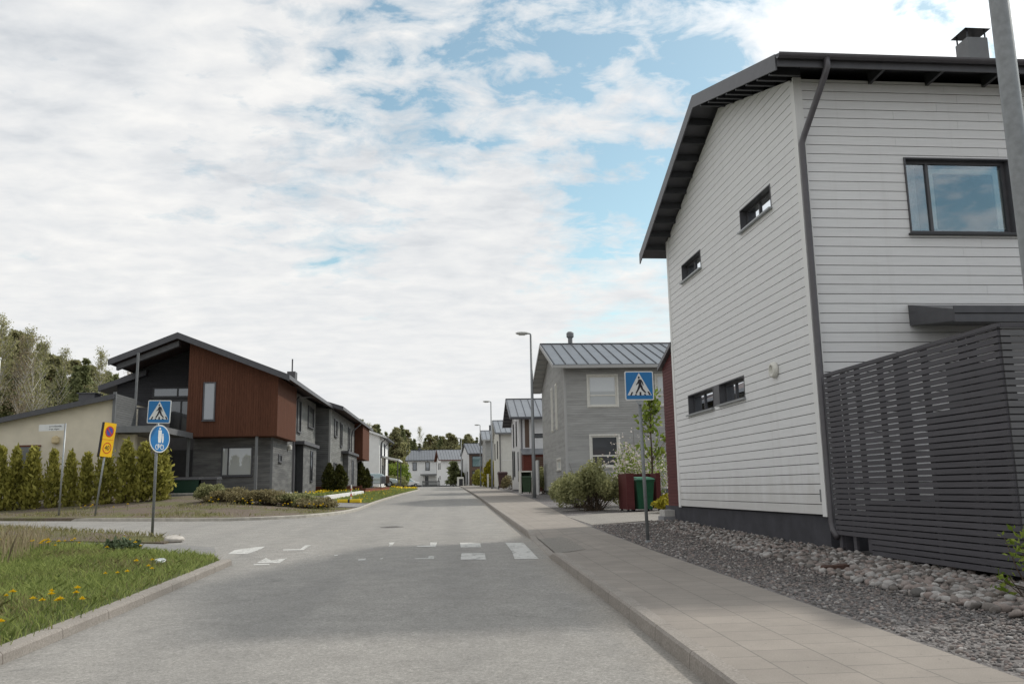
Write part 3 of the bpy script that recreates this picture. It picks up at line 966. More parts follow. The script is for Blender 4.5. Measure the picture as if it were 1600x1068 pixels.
# the interior things seen behind the upstairs glass
H.window(FF, 1.66, 3.40, 5.11, 6.33, M['dark_metal'], M['glass'], .045, .06, proud=.05, mull=(2.08,), sill=M['black_metal'])
b = H.mb()
for (a, c_, z0, z1) in ((2.12, 2.19, 5.22, 6.2), (3.2, 3.31, 5.22, 6.2), (2.19, 3.2, 6.12, 6.2)):
    b.prism([(a, z0), (c_, z0), (c_, z1), (a, z1)], FF.P, -.105, -.092)
H.part(b, 'sash', M['white_plastic'])
b = H.mb()
n = 24
for k in range(n):
    a = 1.72 + .31 * k / n
    b.prism([(a, 5.14), (a + .31 / n, 5.14), (a + .31 / n, 6.29), (a, 6.29)], FF.P, -.32 - .03 * (k % 2), -.30 - .03 * (k % 2))
H.part(b, 'curtain', M['blind'])
b = H.mb(); b.prism([(2.2, 6.04), (3.19, 6.04), (3.19, 6.11), (2.2, 6.11)], FF.P, -.14, -.12)
H.part(b, 'blind_rail', M['black_metal'])
H.window(FF, 5.0, 6.6, 5.11, 6.33, M['dark_metal'], M['glass_op'], .045, .06, proud=.05, mull=(5.6,))
b = H.mb(); b.prism([(2.02, .97), (2.96, .97), (2.96, 3.08), (2.02, 3.08)], FF.P, -.10, -.05)
H.part(b, 'door', M['black_metal'])
# roof: overhang .5 to the street, eaves .6
b = H.mb()
slab_x(b, -.52, DW + .5, -.58, 7.69, 3.35, 8.92, .10)
slab_x(b, -.52, DW + .5, 3.35, 8.92, 8.05, 7.00, .10)
seams_x(b, -.5, DW + .5, -.58, 7.69, 3.35, 8.92, .55)
seams_x(b, -.5, DW + .5, 8.05, 7.00, 3.35, 8.92, .55)
H.part(b, 'roof', M['dark_metal'])
b = H.mb()
slab_x(b, -.545, -.521, -.58, 7.70, 3.35, 8.93, .25)
slab_x(b, -.545, -.521, 3.35, 8.93, 8.05, 7.01, .25)
b.box(-.52, DW + .5, -.605, -.581, 7.50, 7.685)
H.part(b, 'fascia', M['dark_metal'])
b = H.mb()                             # purlin ends carrying the verge, rafter tails under the eave
for k in range(8):
    y = -.3 + k * .46
    z = 7.69 + (y + .58) * (8.92 - 7.69) / 3.93 - .10
    b.box(-.518, -.03, y, y + .05, z - .16, z - .015)
for k in range(9):
    y = 3.75 + k * .47
    z = 8.92 - (y - 3.35) * (8.92 - 7.0) / 4.7 - .10
    b.box(-.518, -.03, y, y + .05, z - .16, z - .035)
for k in range(12):
    x = 1.2 + k * .95
    b.hexa([(x, -.55, 7.56), (x + .05, -.55, 7.56), (x + .05, -.03, 7.54), (x, -.03, 7.54), (x, -.55, 7.59), (x + .05, -.55, 7.59), (x + .05, -.03, 7.75), (x, -.03, 7.75)])
H.part(b, 'rafter', M['black_metal'])
b = H.mb()                             # half-round gutter
prof = [(-.065 * math.cos(a), -.065 * math.sin(a)) for a in np.linspace(0, math.pi, 9)]
prof2 = [(-.058 * math.cos(a), -.058 * math.sin(a)) for a in np.linspace(math.pi, 0, 9)]
b.prism([(p[0] - .675, p[1] + 7.66) for p in prof + prof2], lambda a, c_, t_: (t_, a, c_), -.54, DW + .5)
H.part(b, 'gutter', M['dark_pipe'])
b = H.mb()
b.tube([(.22, -.675, 7.62), (.22, -.675, 7.48), (.20, -.60, 7.36), (.03, -.14, 6.62), (.0, -.10, 6.5), (.0, -.10, 6.3), (.0, -.10, .80), (.0, -.13, .70), (-.02, -.28, .60)], .048, 12)
H.part(b, 'downpipe', M['dark_pipe'], smooth=True)
b = H.mb()
b.box(5.27, 5.71, 3.2, 3.60, 8.6, 10.30)
H.part(b, 'chimney', M['mid_trim'])
b = H.mb()
for x in (5.30, 5.68):
    for y in (3.23, 3.57): b.box(x - .012, x + .012, y - .012, y + .012, 10.30, 10.47)
b.add([(5.21, 3.14, 10.47), (5.77, 3.14, 10.47), (5.77, 3.66, 10.47), (5.21, 3.66, 10.47), (5.49, 3.40, 10.60)], [(0, 3, 2, 1), (0, 1, 4), (1, 2, 4), (2, 3, 4), (3, 0, 4)])
H.part(b, 'chimney_cap', M['black_metal'])
b = H.mb()
b.lathe([(.13, 0), (.135, .03), (.12, .075), (.075, .085), (.07, .04), (.02, .04)], 24)
o = H.part(b, 'vent', M['white_plastic'], smooth=True)
o.location = (-.025, 1.45, 3.20 - .0); o.rotation_euler = (0, R(-90), 0)
for vtx in o.data.vertices: vtx.co.z += H.zb
o.location.z -= H.zb
b = H.mb()
b.hexa([(1.50, -1.15, 3.52), (6.2, -1.15, 3.52), (6.2, -.03, 3.66), (1.50, -.03, 3.66), (1.50, -1.15, 3.68), (6.2, -1.15, 3.68), (6.2, -.03, 3.98), (1.50, -.03, 3.98)])
b.box(1.48, 6.22, -1.18, -1.152, 3.50, 3.60); b.box(1.48, 6.22, -1.18, -1.152, 3.625, 3.72)
H.part(b, 'canopy', M['dark_metal'])
b = H.mb(); b.prism([(.10, 1.08), (.16, 1.08), (.16, 1.26), (.10, 1.26)], FS.P, .023, .03)
H.part(b, 'number_plate', M['mid_trim'])
b = H.mb()
b.box(9.4, 10.6, -.06, -.024, zf, 7.4)
H.part(b, 'red_panel', M['red_board'])
# deep red lower wing behind
FA = Face((0, LW), (0, 1), (-1, 0))
b = H.mb()
wall(b, Face((.06, LW + .03), (0, 1), (-1, 0)), 0, 1.12, .88, [(0, 4.62), (1.15, 4.22)], (), .075, .008, 0, .02)
FAn = Face((.06, LW + 1.16), (1, 0), (0, 1))
H.part(b, 'red_cladding', M['red_board'])
b = H.mb()
b.hexa([(.06, LW + .02, .6), (6, LW + .02, .6), (6, LW + 1.14, .6), (.06, LW + 1.14, .6), (.06, LW + .02, 4.6), (6, LW + .02, 4.6), (6, LW + 1.14, 4.2), (.06, LW + 1.14, 4.2)])
H.part(b, 'red_wing', M['red_board'])
b = H.mb()
b.hexa([(-.06, LW + .02, 4.60), (6.1, LW + .02, 4.60), (6.1, LW + 1.24, 4.18), (-.06, LW + 1.24, 4.18), (-.06, LW + .02, 4.70), (6.1, LW + .02, 4.70), (6.1, LW + 1.24, 4.28), (-.06, LW + 1.24, 4.28)])
H.part(b, 'wing_roof', M['dark_metal'])

# charcoal slat fence
T = thing('slat_fence', 'tall charcoal fence of narrow horizontal slats attached to the white house', 'fence', (5.7, 8.0, .28))
b = MB(.28); b2 = MB(.28)
k = 0
z = 0.42
while z < 2.86:
    y1 = 3.86 if z > .60 else 2.9
    b.box(-.014, .014, .0, y1, z, z + .0565)
    b2.box(.016, 5.2, -.014, .014, z, z + .0565)
    z += .0715
b.build('slat_panel', M['fence'], T)
b2.build('return_panel', M['fence_light'], T)
b = MB(.28)
for y in (.02, .45, .62, 1.35, 1.95, 2.35, 2.95, 3.35, 3.76):
    b.box(.016, .056, y, y + .085, .45, 2.86)
for x in (.9, 1.9, 2.9, 3.9): b.box(x, x + .085, .016, .056, .45, 2.86)
for y in (.03, 1.95, 3.74): b.box(.058, .15, y, y + .09, -.1, 2.84)
b.build('post', M['fence'], T)
b = MB(.28)
b.box(.30, 2.2, .55, 1.75, .45, 2.15)
b.build('storage_box', M['fence'], T)
b = MB(.28); b.box(.30, 2.0, 1.95, 3.5, .35, 1.10)
b.build('storage_box', M['fence'], T)
b = MB(.28); b.box(-.02, .02, -.02, 3.86, 2.865, 2.90); b.box(.022, 5.2, -.02, .02, 2.865, 2.90)
b.build('top_rail', M['fence'], T)

# ================================================================== generic two-storey house along the right side
def std_house(name, label, loc, rot, W_, L_, zb, zfnd, zw, zridge, ridge_at, over_x, over_y, mats, wins_s=(), wins_f=(), roofth=.12, seam=.55, clad=True, front_bits=None, gutter=True, zw2=None):
    """street face at local x=0, front face (towards the camera) at y=0, ridge along x"""
    h = House(name, label, loc, rot, zb)
    FS_ = Face((0, 0), (0, 1), (-1, 0)); FF_ = Face((0, 0), (1, 0), (0, -1))
    zw2 = zw if zw2 is None else zw2
    sl = (zridge - zw) / ridge_at
    ts = [(0, zw), (ridge_at, zridge), (L_, zw2)]
    tf = [(0, zw), (W_, zw)]
    c_ = h.mb()
    hs_ = [w[:4] for w in wins_s]; hf_ = [w[:4] for w in wins_f]
    wall(c_, FS_, .16, L_ - .16, zfnd - .02, [(0, zw - .02), (ridge_at, zridge - .02), (L_, zw2 - .02)], hs_, d0=-.16, d1=-.002)
    wall(c_, FF_, 0, W_, zfnd - .02, [(0, zw - .02), (W_, zw - .02)], hf_, d0=-.16, d1=-.002)
    wall(c_, Face((0, L_), (1, 0), (0, 1)), 0, W_, zfnd - .02, [(0, zw2 - .02), (W_, zw2 - .02)], d0=-.16, d1=-.002)
    wall(c_, Face((W_, 0), (0, 1), (1, 0)), .16, L_ - .16, zfnd - .02, [(0, zw - .02), (ridge_at, zridge - .02), (L_, zw2 - .02)], d0=-.16, d1=-.002)
    h.part(c_, 'wall', mats['wall'])
    if clad:
        b = h.mb()
        wall(b, FS_, .09, L_ - .09, zfnd, ts, hs_, clad, .014)
        wall(b, FF_, .09, W_, zfnd, tf, hf_, clad, .014)
        h.part(b, 'cladding', mats['board'])
        b = h.mb()
        b.box(-.03, .085, -.03, -.001, zfnd, zw); b.box(-.03, -.001, -.001, .085, zfnd, zw); b.box(-.03, -.001, L_ - .085, L_ + .03, zfnd, zw2)
        h.part(b, 'corner_board', mats['trim'])
    b = h.mb(); b.box(.03, W_ - .03, .03, L_ - .03, zb - .6, zfnd - .015); h.part(b, 'plinth', mats['plinth'])
    for F_, ws in ((FS_, wins_s), (FF_, wins_f)):
        for w in ws:
            kw = w[5] if len(w) > 5 else {}
            h.window(F_, *w[:4], mats['frame'], w[4], **kw)
    b = h.mb()
    ze = zw - sl * over_y + .16
    sl2 = (zridge - zw2) / (L_ - ridge_at)
    ze2 = zw2 - sl2 * over_y + .16
    zr_ = zridge + .16
    slab_x(b, -over_x, W_ + .3, -over_y, ze, ridge_at, zr_, roofth)
    slab_x(b, -over_x, W_ + .3, ridge_at, zr_, L_ + over_y, ze2, roofth)
    b.mark = len(b.f)
    seams_x(b, -over_x + .03, W_ + .3, -over_y, ze, ridge_at, zr_, seam, .03, .045)
    b.box(-over_x, W_ + .3, ridge_at - .06, ridge_at + .06, zr_ - .05, zr_ + .05)
    h.part(b, 'roof', mats['roof'])
    b = h.mb()
    slab_x(b, -over_x - .022, -over_x - .001, -over_y, ze - .004, ridge_at, zr_ - .004, .20)
    slab_x(b, -over_x - .022, -over_x - .001, ridge_at, zr_ - .004, L_ + over_y, ze2 - .004, .20)
    h.part(b, 'fascia', mats['fascia'])
    b = h.mb()                        # boarded soffit with visible battens
    slab_x(b, -over_x, -.03, -over_y, ze - roofth - .004, ridge_at, zr_ - roofth - .004, .02)
    slab_x(b, -over_x, -.03, ridge_at, zr_ - roofth - .004, L_ + over_y, ze2 - roofth - .004, .02)
    y = -over_y + .2
    while y < L_ + over_y:
        z = ze + (y + over_y) * (zr_ - ze) / (ridge_at + over_y) if y < ridge_at else zr_ + (y - ridge_at) * (ze2 - zr_) / (L_ + over_y - ridge_at)
        b.box(-over_x, -.03, y, y + .04, z - roofth - .10, z - roofth - .03)
        y += .6
    h.part(b, 'soffit', mats.get('soffit', mats['trim']))
    if gutter:
        b = h.mb()
        b.prism([(-over_y - .12, ze - .20), (-over_y - .003, ze - .20), (-over_y - .003, ze - .045), (-over_y - .13, ze - .06)], lambda a, c2, t_: (t_, a, c2), -over_x, W_ + .3)
        h.part(b, 'gutter', mats['gutter'])
    h.FS, h.FF, h.ze = FS_, FF_, ze
    return h
MG = dict(wall=M['gray_trim'], board=M['gray_board'], trim=M['gray_trim'], plinth=M['plinth_mid'], frame=M['white_plastic'], roof=M['roof_gray'], fascia=M['gray_trim'], gutter=M['gray_trim'], soffit=M['gray_trim'])
cas = dict(fw=.07, rec=.03, casing=.07, sill=M['white_plastic'])
H2 = std_house('house', 'grey boarded house with white windows behind the round shrub and blossom bush', (6.58, 41.6), ROT, 7.6, 10.4, .72, 1.22, 7.36, 9.10, 5.2, .62, .72, MG,
    wins_s=[(2.9, 3.45, 4.45, 6.7, M['glass_op'], dict(cas, casing=.09, proud=.05)), (4.9, 5.45, 4.45, 6.7, M['glass_op'], dict(cas, casing=.09, proud=.05)), (2.0, 3.6, 2.27, 2.80, M['glass_mid'], dict(cas, mull=(2.8,)))],
    wins_f=[(1.18, 2.62, 5.28, 6.80, M['glass_pale'], dict(cas, trans=(5.82,))), (1.22, 2.60, 2.32, 3.84, M['glass_grey'], dict(cas, trans=(2.86,))), (4.6, 6.0, 5.28, 6.80, M['glass_pale'], dict(cas, trans=(5.82,)))], seam=.56, clad=.118)
b = H2.mb()
b.tube([(1.25, 6.3, 8.9), (1.25, 6.3, 9.85)], .13, 14); b.lathe([(.15, 0), (.21, .06), (.21, .28), (.13, .36)], 14, (1.25, 6.3, 9.8))
H2.part(b, 'flue', M['mid_trim'], smooth=False)
b = H2.mb(); b.tube([(.5, -.08, 7.0), (.5, -.08, 1.0)], .04, 8)
MW = dict(wall=M['white_trim'], board=M['white_board'], trim=M['white_trim'], plinth=M['plinth_mid'], frame=M['black_metal'], roof=M['roof_light'], fascia=M['dark_metal'], gutter=M['dark_metal'], soffit=M['dark_metal'])
tall = dict(fw=.05, rec=.04, casing=.05, proud=.05)
H3 = std_house('house', 'white house with brown upper panel and brick-red lower wall, pale seam roof', (6.48, 62.6), ROT, 9, 8.0, 1.02, 1.30, 6.62, 8.10, 4.0, .72, .75, MW,
    wins_s=[(2.2, 2.9, 4.55, 6.35, M['glass_op'], tall), (5.2, 5.9, 4.6, 6.35, M['glass_op'], tall), (1.0, 1.4, 1.9, 4.0, M['glass_op'], tall), (4.6, 5.5, 2.3, 4.2, M['glass_op'], tall), (6.4, 7.2, 2.1, 4.3, M['glass_op'], tall)],
    wins_f=[(.95, 2.6, 4.98, 5.30, M['glass_op'], dict(fw=.04, rec=.03))], clad=.16)
b = H3.mb(); b.box(.40, .72, -.045, -.024, 4.30, 6.62); H3.part(b, 'panel', M['brown_panel'])
b = H3.mb(); b.box(.12, 5.0, -1.6, -.03, .8, 3.72); H3.part(b, 'brick_wing', M['brick_red'])
b = H3.mb()
b.hexa([(.05, -1.75, 3.72), (5.1, -1.75, 3.72), (5.1, -.03, 4.14), (.05, -.03, 4.14), (.05, -1.75, 3.80), (5.1, -1.75, 3.80), (5.1, -.03, 4.22), (.05, -.03, 4.22)])
H3.part(b, 'wing_roof', M['roof_light'])
b = H3.mb()
for k in range(16): b.box(.95, 2.4, -1.66, -1.62, 1.5 + k * .13, 1.58 + k * .13)
H3.part(b, 'slat_screen', M['brown_panel'])
b = H3.mb(); b.tube([(.16, -.12, 6.4), (.16, -.12, 1.2)], .045, 8); H3.part(b, 'downpipe', M['dark_pipe'])
MC = dict(wall=M['cream_pale'], board=M['white_board'], trim=M['white_trim'], plinth=M['plinth_mid'], frame=M['black_metal'], roof=M['roof_light'], fascia=M['mid_trim'], gutter=M['mid_trim'])
H4 = std_house('house', 'cream rendered house with pale grey roof behind the brown bin', (7.15, 90), ROT, 9, 12.0, 1.36, 1.5, 7.15, 8.75, 6, .4, .5, MC,
    wins_s=[(2.5, 3.3, 4.6, 6.4, M['glass_op'], tall), (8, 8.8, 4.6, 6.4, M['glass_op'], tall)], wins_f=[(1.9, 2.2, 2.0, 6.0, M['glass_mid'], dict(fw=.05, rec=.04))], clad=False)
b = H4.mb(); b.tube([(.10, -.08, 7.0), (.10, -.08, 1.5)], .05, 8); H4.part(b, 'downpipe', M['dark_pipe'])
b = H4.mb(); b.box(.25, 2.0, -.012, .0, 4.30, 4.34); H4.part(b, 'band', M['white_trim'])
MG5 = dict(MG, roof=M['roof_light'])
H5 = std_house('house', 'grey boarded house further up the street behind the second street lamp', (7.0, 110), ROT, 9, 11.0, 1.58, 1.75, 7.6, 8.95, 5.5, .45, .6, MG5,
    wins_s=[(3, 3.7, 4.8, 6.6, M['glass_op'], tall)], wins_f=[(.55, 1.0, 3.2, 3.75, M['glass_op'], tall)], clad=.15)
b = H5.mb(); b.tube([(.9, 6.2, 8.4), (.9, 6.2, 9.9)], .16, 10); H5.part(b, 'flue', M['dark_metal'])
H6 = std_house('house', 'white house with tall dark-framed corner glazing at the end of the street', (6.62, 150), .10, 7.5, 9.0, 1.85, 2.05, 7.55, 9.35, 4.5, .25, .35, dict(MW, roof=M['roof_gray']),
    wins_s=[(1.2, 2.0, 2.3, 4.4, M['glass_op'], tall), (7.2, 8.0, 2.4, 6.8, M['glass_op'], tall)],
    wins_f=[(.55, 2.35, 5.20, 7.10, M['glass_teal'], dict(fw=.1, rec=.03, casing=.0)), (.55, 2.35, 2.35, 4.55, M['glass_mid'], dict(fw=.1, rec=.03, casing=.0))], clad=.2)
b = H6.mb()
for (x0, x1, z0, z1) in ((.05, .55, 2.1, 7.5), (.55, 2.35, 7.1, 7.5), (.55, 2.35, 4.55, 5.20), (2.35, 2.6, 2.1, 7.5)): b.box(x0, x1, -.06, -.024, z0, z1)
H6.part(b, 'panel', M['brown_panel'])

# ================================================================== houses closing the street
H7 = std_house('house', 'long white two-storey house with a grey roof and a porch at the street end', (-4.6, 178), .03, 15, 9, 2.2, 2.45, 7.55, 9.55, 4.5, .5, .5, dict(MC, wall=M['white_render'], roof=M['roof_gray'], fascia=M['roof_gray'], gutter=M['roof_dark']),
    wins_s=[(2.5, 3.4, 5.0, 6.6, M['glass_op'], tall)],
    wins_f=[(1.0, 1.75, 5.4, 7.0, M['glass_op'], tall), (3.6, 4.4, 5.4, 7.0, M['glass_mid'], tall), (5.9, 6.7, 4.7, 7.0, M['glass_op'], tall), (3.55, 4.1, 2.5, 4.2, M['glass_op'], tall)], clad=False)
b = H7.mb(); b.box(2.6, 6.9, -1.7, -.03, 4.35, 4.55); b.box(2.5, 7.0, -1.8, -1.72, 4.35, 4.62); H7.part(b, 'porch_roof', M['mid_trim'])
b = H7.mb()
for x in (2.8, 5.6, 6.6): b.box(x, x + .14, -1.6, -1.46, 2.2, 4.35)
H7.part(b, 'porch_post', M['white_trim'])
b = H7.mb(); b.box(2.2, 2.7, 4.2, 4.7, 9.3, 10.2); H7.part(b, 'chimney', M['dark_metal'])
H8 = std_house('house', 'small white house with brown gable edges beside the little spruce', (2.0, 166), .10, 7, 7.5, 2.1, 2.25, 7.15, 9.0, 3.75, .5, .5, dict(MC, wall=M['white_render'], roof=M['roof_light'], fascia=M['brown_timber'], gutter=M['brown_timber'], soffit=M['brown_timber']),
    wins_s=[(1.0, 1.7, 5.3, 6.5, M['glass_op'], tall), (3.4, 4.1, 5.3, 6.5, M['glass_op'], tall), (1.2, 1.8, 3.4, 4.0, M['glass_op'], tall), (3.6, 4.2, 3.1, 3.7, M['glass_op'], tall)],
    wins_f=[(1.9, 2.9, 5.0, 6.6, M['glass_mid'], tall)], clad=False)

# ================================================================== left terrace: dark boarded house with the rust-red bay
def at_line(X0, Y0, dy): return (X0 + .0255 * dy, Y0 + dy)
HL = House('house', 'dark grey boarded house with a rust-red upper bay over the hedge and balcony', (-7.33, 42.0), ROT, 1.30)
EY = Face((0, 0), (0, 1), (1, 0))
b = HL.mb()                            # core of the lower storey and main body
b.box(-10.5, -.42, 1.2, 14.2, .7, 4.10)
HL.part(b, 'wall', M['dark_trim'])
FLf = Face((-4.2, 1.2), (1, 0), (0, -1)); FLr = Face((-.42, 1.2), (0, 1), (1, 0))
b = HL.mb()
hw = [(1.35, 2.85, 2.20, 3.62)]
wall(b, FLf, .0, 3.70, 1.42, [(0, 4.08), (3.78, 4.08)], hw, .105, .009, 0, .022)
wall(b, FLr, .08, 5.2, 1.42, [(0, 4.08), (6, 4.08)], [(1.35, 2.2, 2.9, 3.3)], .105, .009, 0, .022)
HL.part(b, 'cladding', M['dark_board'])
b = HL.mb(); b.box(-.50, -.39, 1.17, 1.199, 1.42, 4.08); b.box(-10.4, -.44, 1.22, 14.1, .7, 1.0); HL.part(b, 'corner_board', M['mid_trim'])
b = HL.mb(); b.box(-.38, -.34, 1.3, 6.3, 1.15, 1.40); HL.part(b, 'plinth', M['concrete'])
# windows of the lower storey sit on the boards
def flat_window(h, F, u0, u1, z0, z1, frame, glass, fw=.07, out=.06, mull=(), trans=()):
    b = h.mb()
    for (a0, a1, c0, c1) in ((u0, u0 + fw, z0, z1), (u1 - fw, u1, z0, z1), (u0 + fw, u1 - fw, z0, z0 + fw), (u0 + fw, u1 - fw, z1 - fw, z1)):
        b.prism([(a0, c0), (a1, c0), (a1, c1), (a0, c1)], F.P, .001, out)
    for u in mull: b.prism([(u - fw / 2, z0 + fw), (u + fw / 2, z0 + fw), (u + fw / 2, z1 - fw), (u - fw / 2, z1 - fw)], F.P, .001, out - .01)
    for z in trans: b.prism([(u0 + fw, z - fw / 2), (u1 - fw, z - fw / 2), (u1 - fw, z + fw / 2), (u0 + fw, z + fw / 2)], F.P, .001, out - .012)
    w = h.part(b, 'window', frame)
    q = h.mb(); q.prism([(u0 + fw * .8, z0 + fw * .8), (u1 - fw * .8, z0 + fw * .8), (u1 - fw * .8, z1 - fw * .8), (u0 + fw * .8, z1 - fw * .8)], F.P, .002, .022)
    h.part(q, 'pane', glass, w)
    q = h.mb(); q.prism([(u0 - .03, z0 - .04), (u1 + .03, z0 - .04), (u1 + .03, z0 - .003), (u0 - .03, z0 - .003)], F.P, .003, out + .05)
    h.part(q, 'sill', frame, w)
    return w
flat_window(HL, FLf, 1.35, 2.85, 2.20, 3.62, M['dark_metal'], M['glass_pale'], mull=(1.68,))
flat_window(HL, FLr, 1.35, 2.2, 2.9, 3.3, M['dark_metal'], M['glass_op'])
# red bay: x -4.22..0, y 0..5, z 4.08.. roof
rs = lambda x: 8.62 + (x + 4.65) * (-(8.62 - 6.80) / 4.65)      # underside of roof
b = HL.mb()
b.hexa([(-4.2, .02, 4.12), (-.02, .02, 4.12), (-.02, 4.95, 4.12), (-4.2, 4.95, 4.12), (-4.2, .02, rs(-4.2) + .1), (-.02, .02, rs(-.02) + .1), (-.02, 4.95, rs(-.02) + .1), (-4.2, 4.95, rs(-4.2) + .1)])
HL.part(b, 'bay_core', M['brown_timber'])
FRf = Face((-4.22, 0), (1, 0), (0, -1)); FRr = Face((0, 0), (0, 1), (1, 0))
b = HL.mb()
vboards(b, FRf, 0, 4.24, 4.08, [(0, rs(-4.22) + .1), (4.24, rs(.02) + .1)], [(.72, 1.30, 4.82, 6.66)], .115, .008)
vboards(b, FRr, 0, 4.95, 4.08, [(0, 6.9), (5, 6.9)], (), .115, .008)
b.box(-4.22, .02, -.02, 4.95, 4.05, 4.075)
HL.part(b, 'red_bay', M['rust_board'])
flat_window(HL, FRf, .72, 1.30, 4.82, 6.66, M['dark_metal'], M['glass_mid'], fw=.06, out=.05)
b = HL.mb()
b.box(-4.18, -4.06, .06, .16, .9, 4.06); b.box(-1.0, -.88, .06, .16, .9, 4.06)
HL.part(b, 'post', M['mid_trim'])
# upper wall behind: dark, from left -8.6 to -4.2 recessed
b = HL.mb()
b.hexa([(-8.5, 2.6, 4.0), (-4.65, 2.6, 4.0), (-4.65, 14.2, 4.0), (-8.5, 14.2, 4.0), (-8.5, 2.6, 7.22), (-4.65, 2.6, 8.80), (-4.65, 14.2, 8.80), (-8.5, 14.2, 7.22)])
HL.part(b, 'upper_wall', M['dark_trim'])
FBk = Face((-8.5, 2.58), (1, 0), (0, -1))
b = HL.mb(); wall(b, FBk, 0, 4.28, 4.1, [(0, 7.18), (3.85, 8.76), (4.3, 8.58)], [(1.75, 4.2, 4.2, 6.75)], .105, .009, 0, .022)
HL.part(b, 'upper_cladding', M['shaded_board'])
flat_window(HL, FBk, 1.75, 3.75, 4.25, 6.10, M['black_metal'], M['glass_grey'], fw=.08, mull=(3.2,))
flat_window(HL, FBk, 1.75, 4.15, 6.22, 6.75, M['black_metal'], M['glass_op'], fw=.08, mull=(3.0,))
# right side upper storey behind the bay
FUr = Face((-.42, 4.95), (0, 1), (1, 0))
b = HL.mb(); b.box(-4.2, -.44, 4.95, 14.2, 4.0, 6.95); HL.part(b, 'side_wall', M['gray_trim'])
b = HL.mb(); wall(b, FUr, 0, 9.2, 4.1, [(0, 6.95), (9.4, 6.95)], [], .105, .009, 0, .022); wall(b, FLr, 11.2, 13.0, 1.42, [(0, 4.08), (13, 4.08)], [], .105, .009, 0, .022)
HL.part(b, 'side_cladding', M['terrace_board'])
flat_window(HL, FUr, 2.5, 3.7, 4.75, 6.6, M['dark_metal'], M['glass_op'], out=.09)
flat_window(HL, FUr, 6.2, 8.3, 5.3, 6.6, M['dark_metal'], M['glass_op'], out=.09)
b = HL.mb(); b.box(-.40, .0, 7.6, 12.2, .9, 4.0); HL.part(b, 'porch_wall', M['dark_board'])
b = HL.mb(); b.box(-.6, .16, 6.9, 12.4, 4.02, 4.20); HL.part(b, 'porch_roof', M['dark_metal'])
b = HL.mb(); b.box(-.39, -.01, 7.56, 7.60, .9, 4.0); HL.part(b, 'porch_side', M['black_metal'])
flat_window(HL, Face((.0, 7.6), (0, 1), (1, 0)), 2.3, 3.1, 2.0, 3.8, M['dark_metal'], M['glass_op'], fw=.05, out=.05)
b = HL.mb(); b.tube([(.15, 9.2, 6.9), (-.15, 6.6, 6.6), (-.33, 6.4, 6.3), (-.33, 6.4, 1.2)], .05, 8); HL.part(b, 'downpipe', M['dark_pipe'])
b = HL.mb(); b.lathe([(.09, 0), (.13, .05), (.13, .22), (.05, .28)], 12, (-.30, 5.0, 3.60)); HL.part(b, 'wall_lamp', M['white_plastic'])
# main roof: gable towards the camera, ridge along y at x=-4.65
b = HL.mb()
slab_y(b, -.55, 15.0, -4.65, 8.98, .62, 6.90, .16)
slab_y(b, -.55, 15.0, -7.75, 7.72, -4.65, 8.98, .16)
HL.part(b, 'roof', M['roof_brown'])
b = HL.mb()
slab_y(b, -.62, -.552, -4.65, 9.0, .64, 6.92, .30)
slab_y(b, -.62, -.552, -7.78, 7.73, -4.65, 9.0, .30)
b.box(.625, .66, -.62, 15.0, 6.70, 6.90)
b.box(-7.80, -7.755, -.62, 4.5, 7.50, 7.71)
HL.part(b, 'fascia', M['dark_metal'])
b = HL.mb()
slab_y(b, -.35, -.10, -7.5, 7.50, -4.65, 8.64, .26)
HL.part(b, 'verge_beam', M['dark_trim'])
b = HL.mb()
slab_y(b, 2.2, 9, -9.3, 6.82, -7.0, 7.62, .28)
HL.part(b, 'lower_roof', M['dark_metal'])
b = HL.mb(); b.box(-.95, -.5, 7.2, 7.9, 7.0, 8.15); b.tube([(-.72, 7.5, 8.1), (-.72, 7.5, 8.9)], .04, 8); HL.part(b, 'chimney', M['dark_trim'])
# balcony
b = HL.mb()
b.box(-5.9, -3.95, -4.6, .0, 4.02, 4.22)
HL.part(b, 'balcony_floor', M['mid_trim'])
b = HL.mb(); b.box(-5.95, -3.89, -4.66, -4.602, 3.98, 4.25); b.box(-3.948, -3.90, -4.60, 0, 3.98, 4.24); HL.part(b, 'balcony_fascia', M['mid_trim'])
b = HL.mb()
for k in range(14): b.box(-5.84, -5.80, -4.52, -2.30, 4.26 + k * .098, 4.35 + k * .098)
HL.part(b, 'slat_screen', M['fence_gray'])
b = HL.mb()
b.box(-5.92, -5.80, -4.62, -4.53, 4.25, 5.70)
b.box(-5.885, -5.795, -2.27, -2.18, 4.23, 7.75)
b.box(-4.1, -4.0, -4.4, -4.3, 1.0, 4.02)
HL.part(b, 'balcony_post', M['mid_trim'])
b = HL.mb()
b.box(-5.7, -4.3, -2.25, -2.22, 4.3, 5.20)
b.box(-5.76, -4.24, -2.28, -2.19, 5.203, 5.26)
HL.part(b, 'railing', M['dark_metal'])
b = HL.mb(); b.box(-5.3, -4.25, 1.12, 1.19, 1.35, 3.5); HL.part(b, 'door', M['black_metal'])

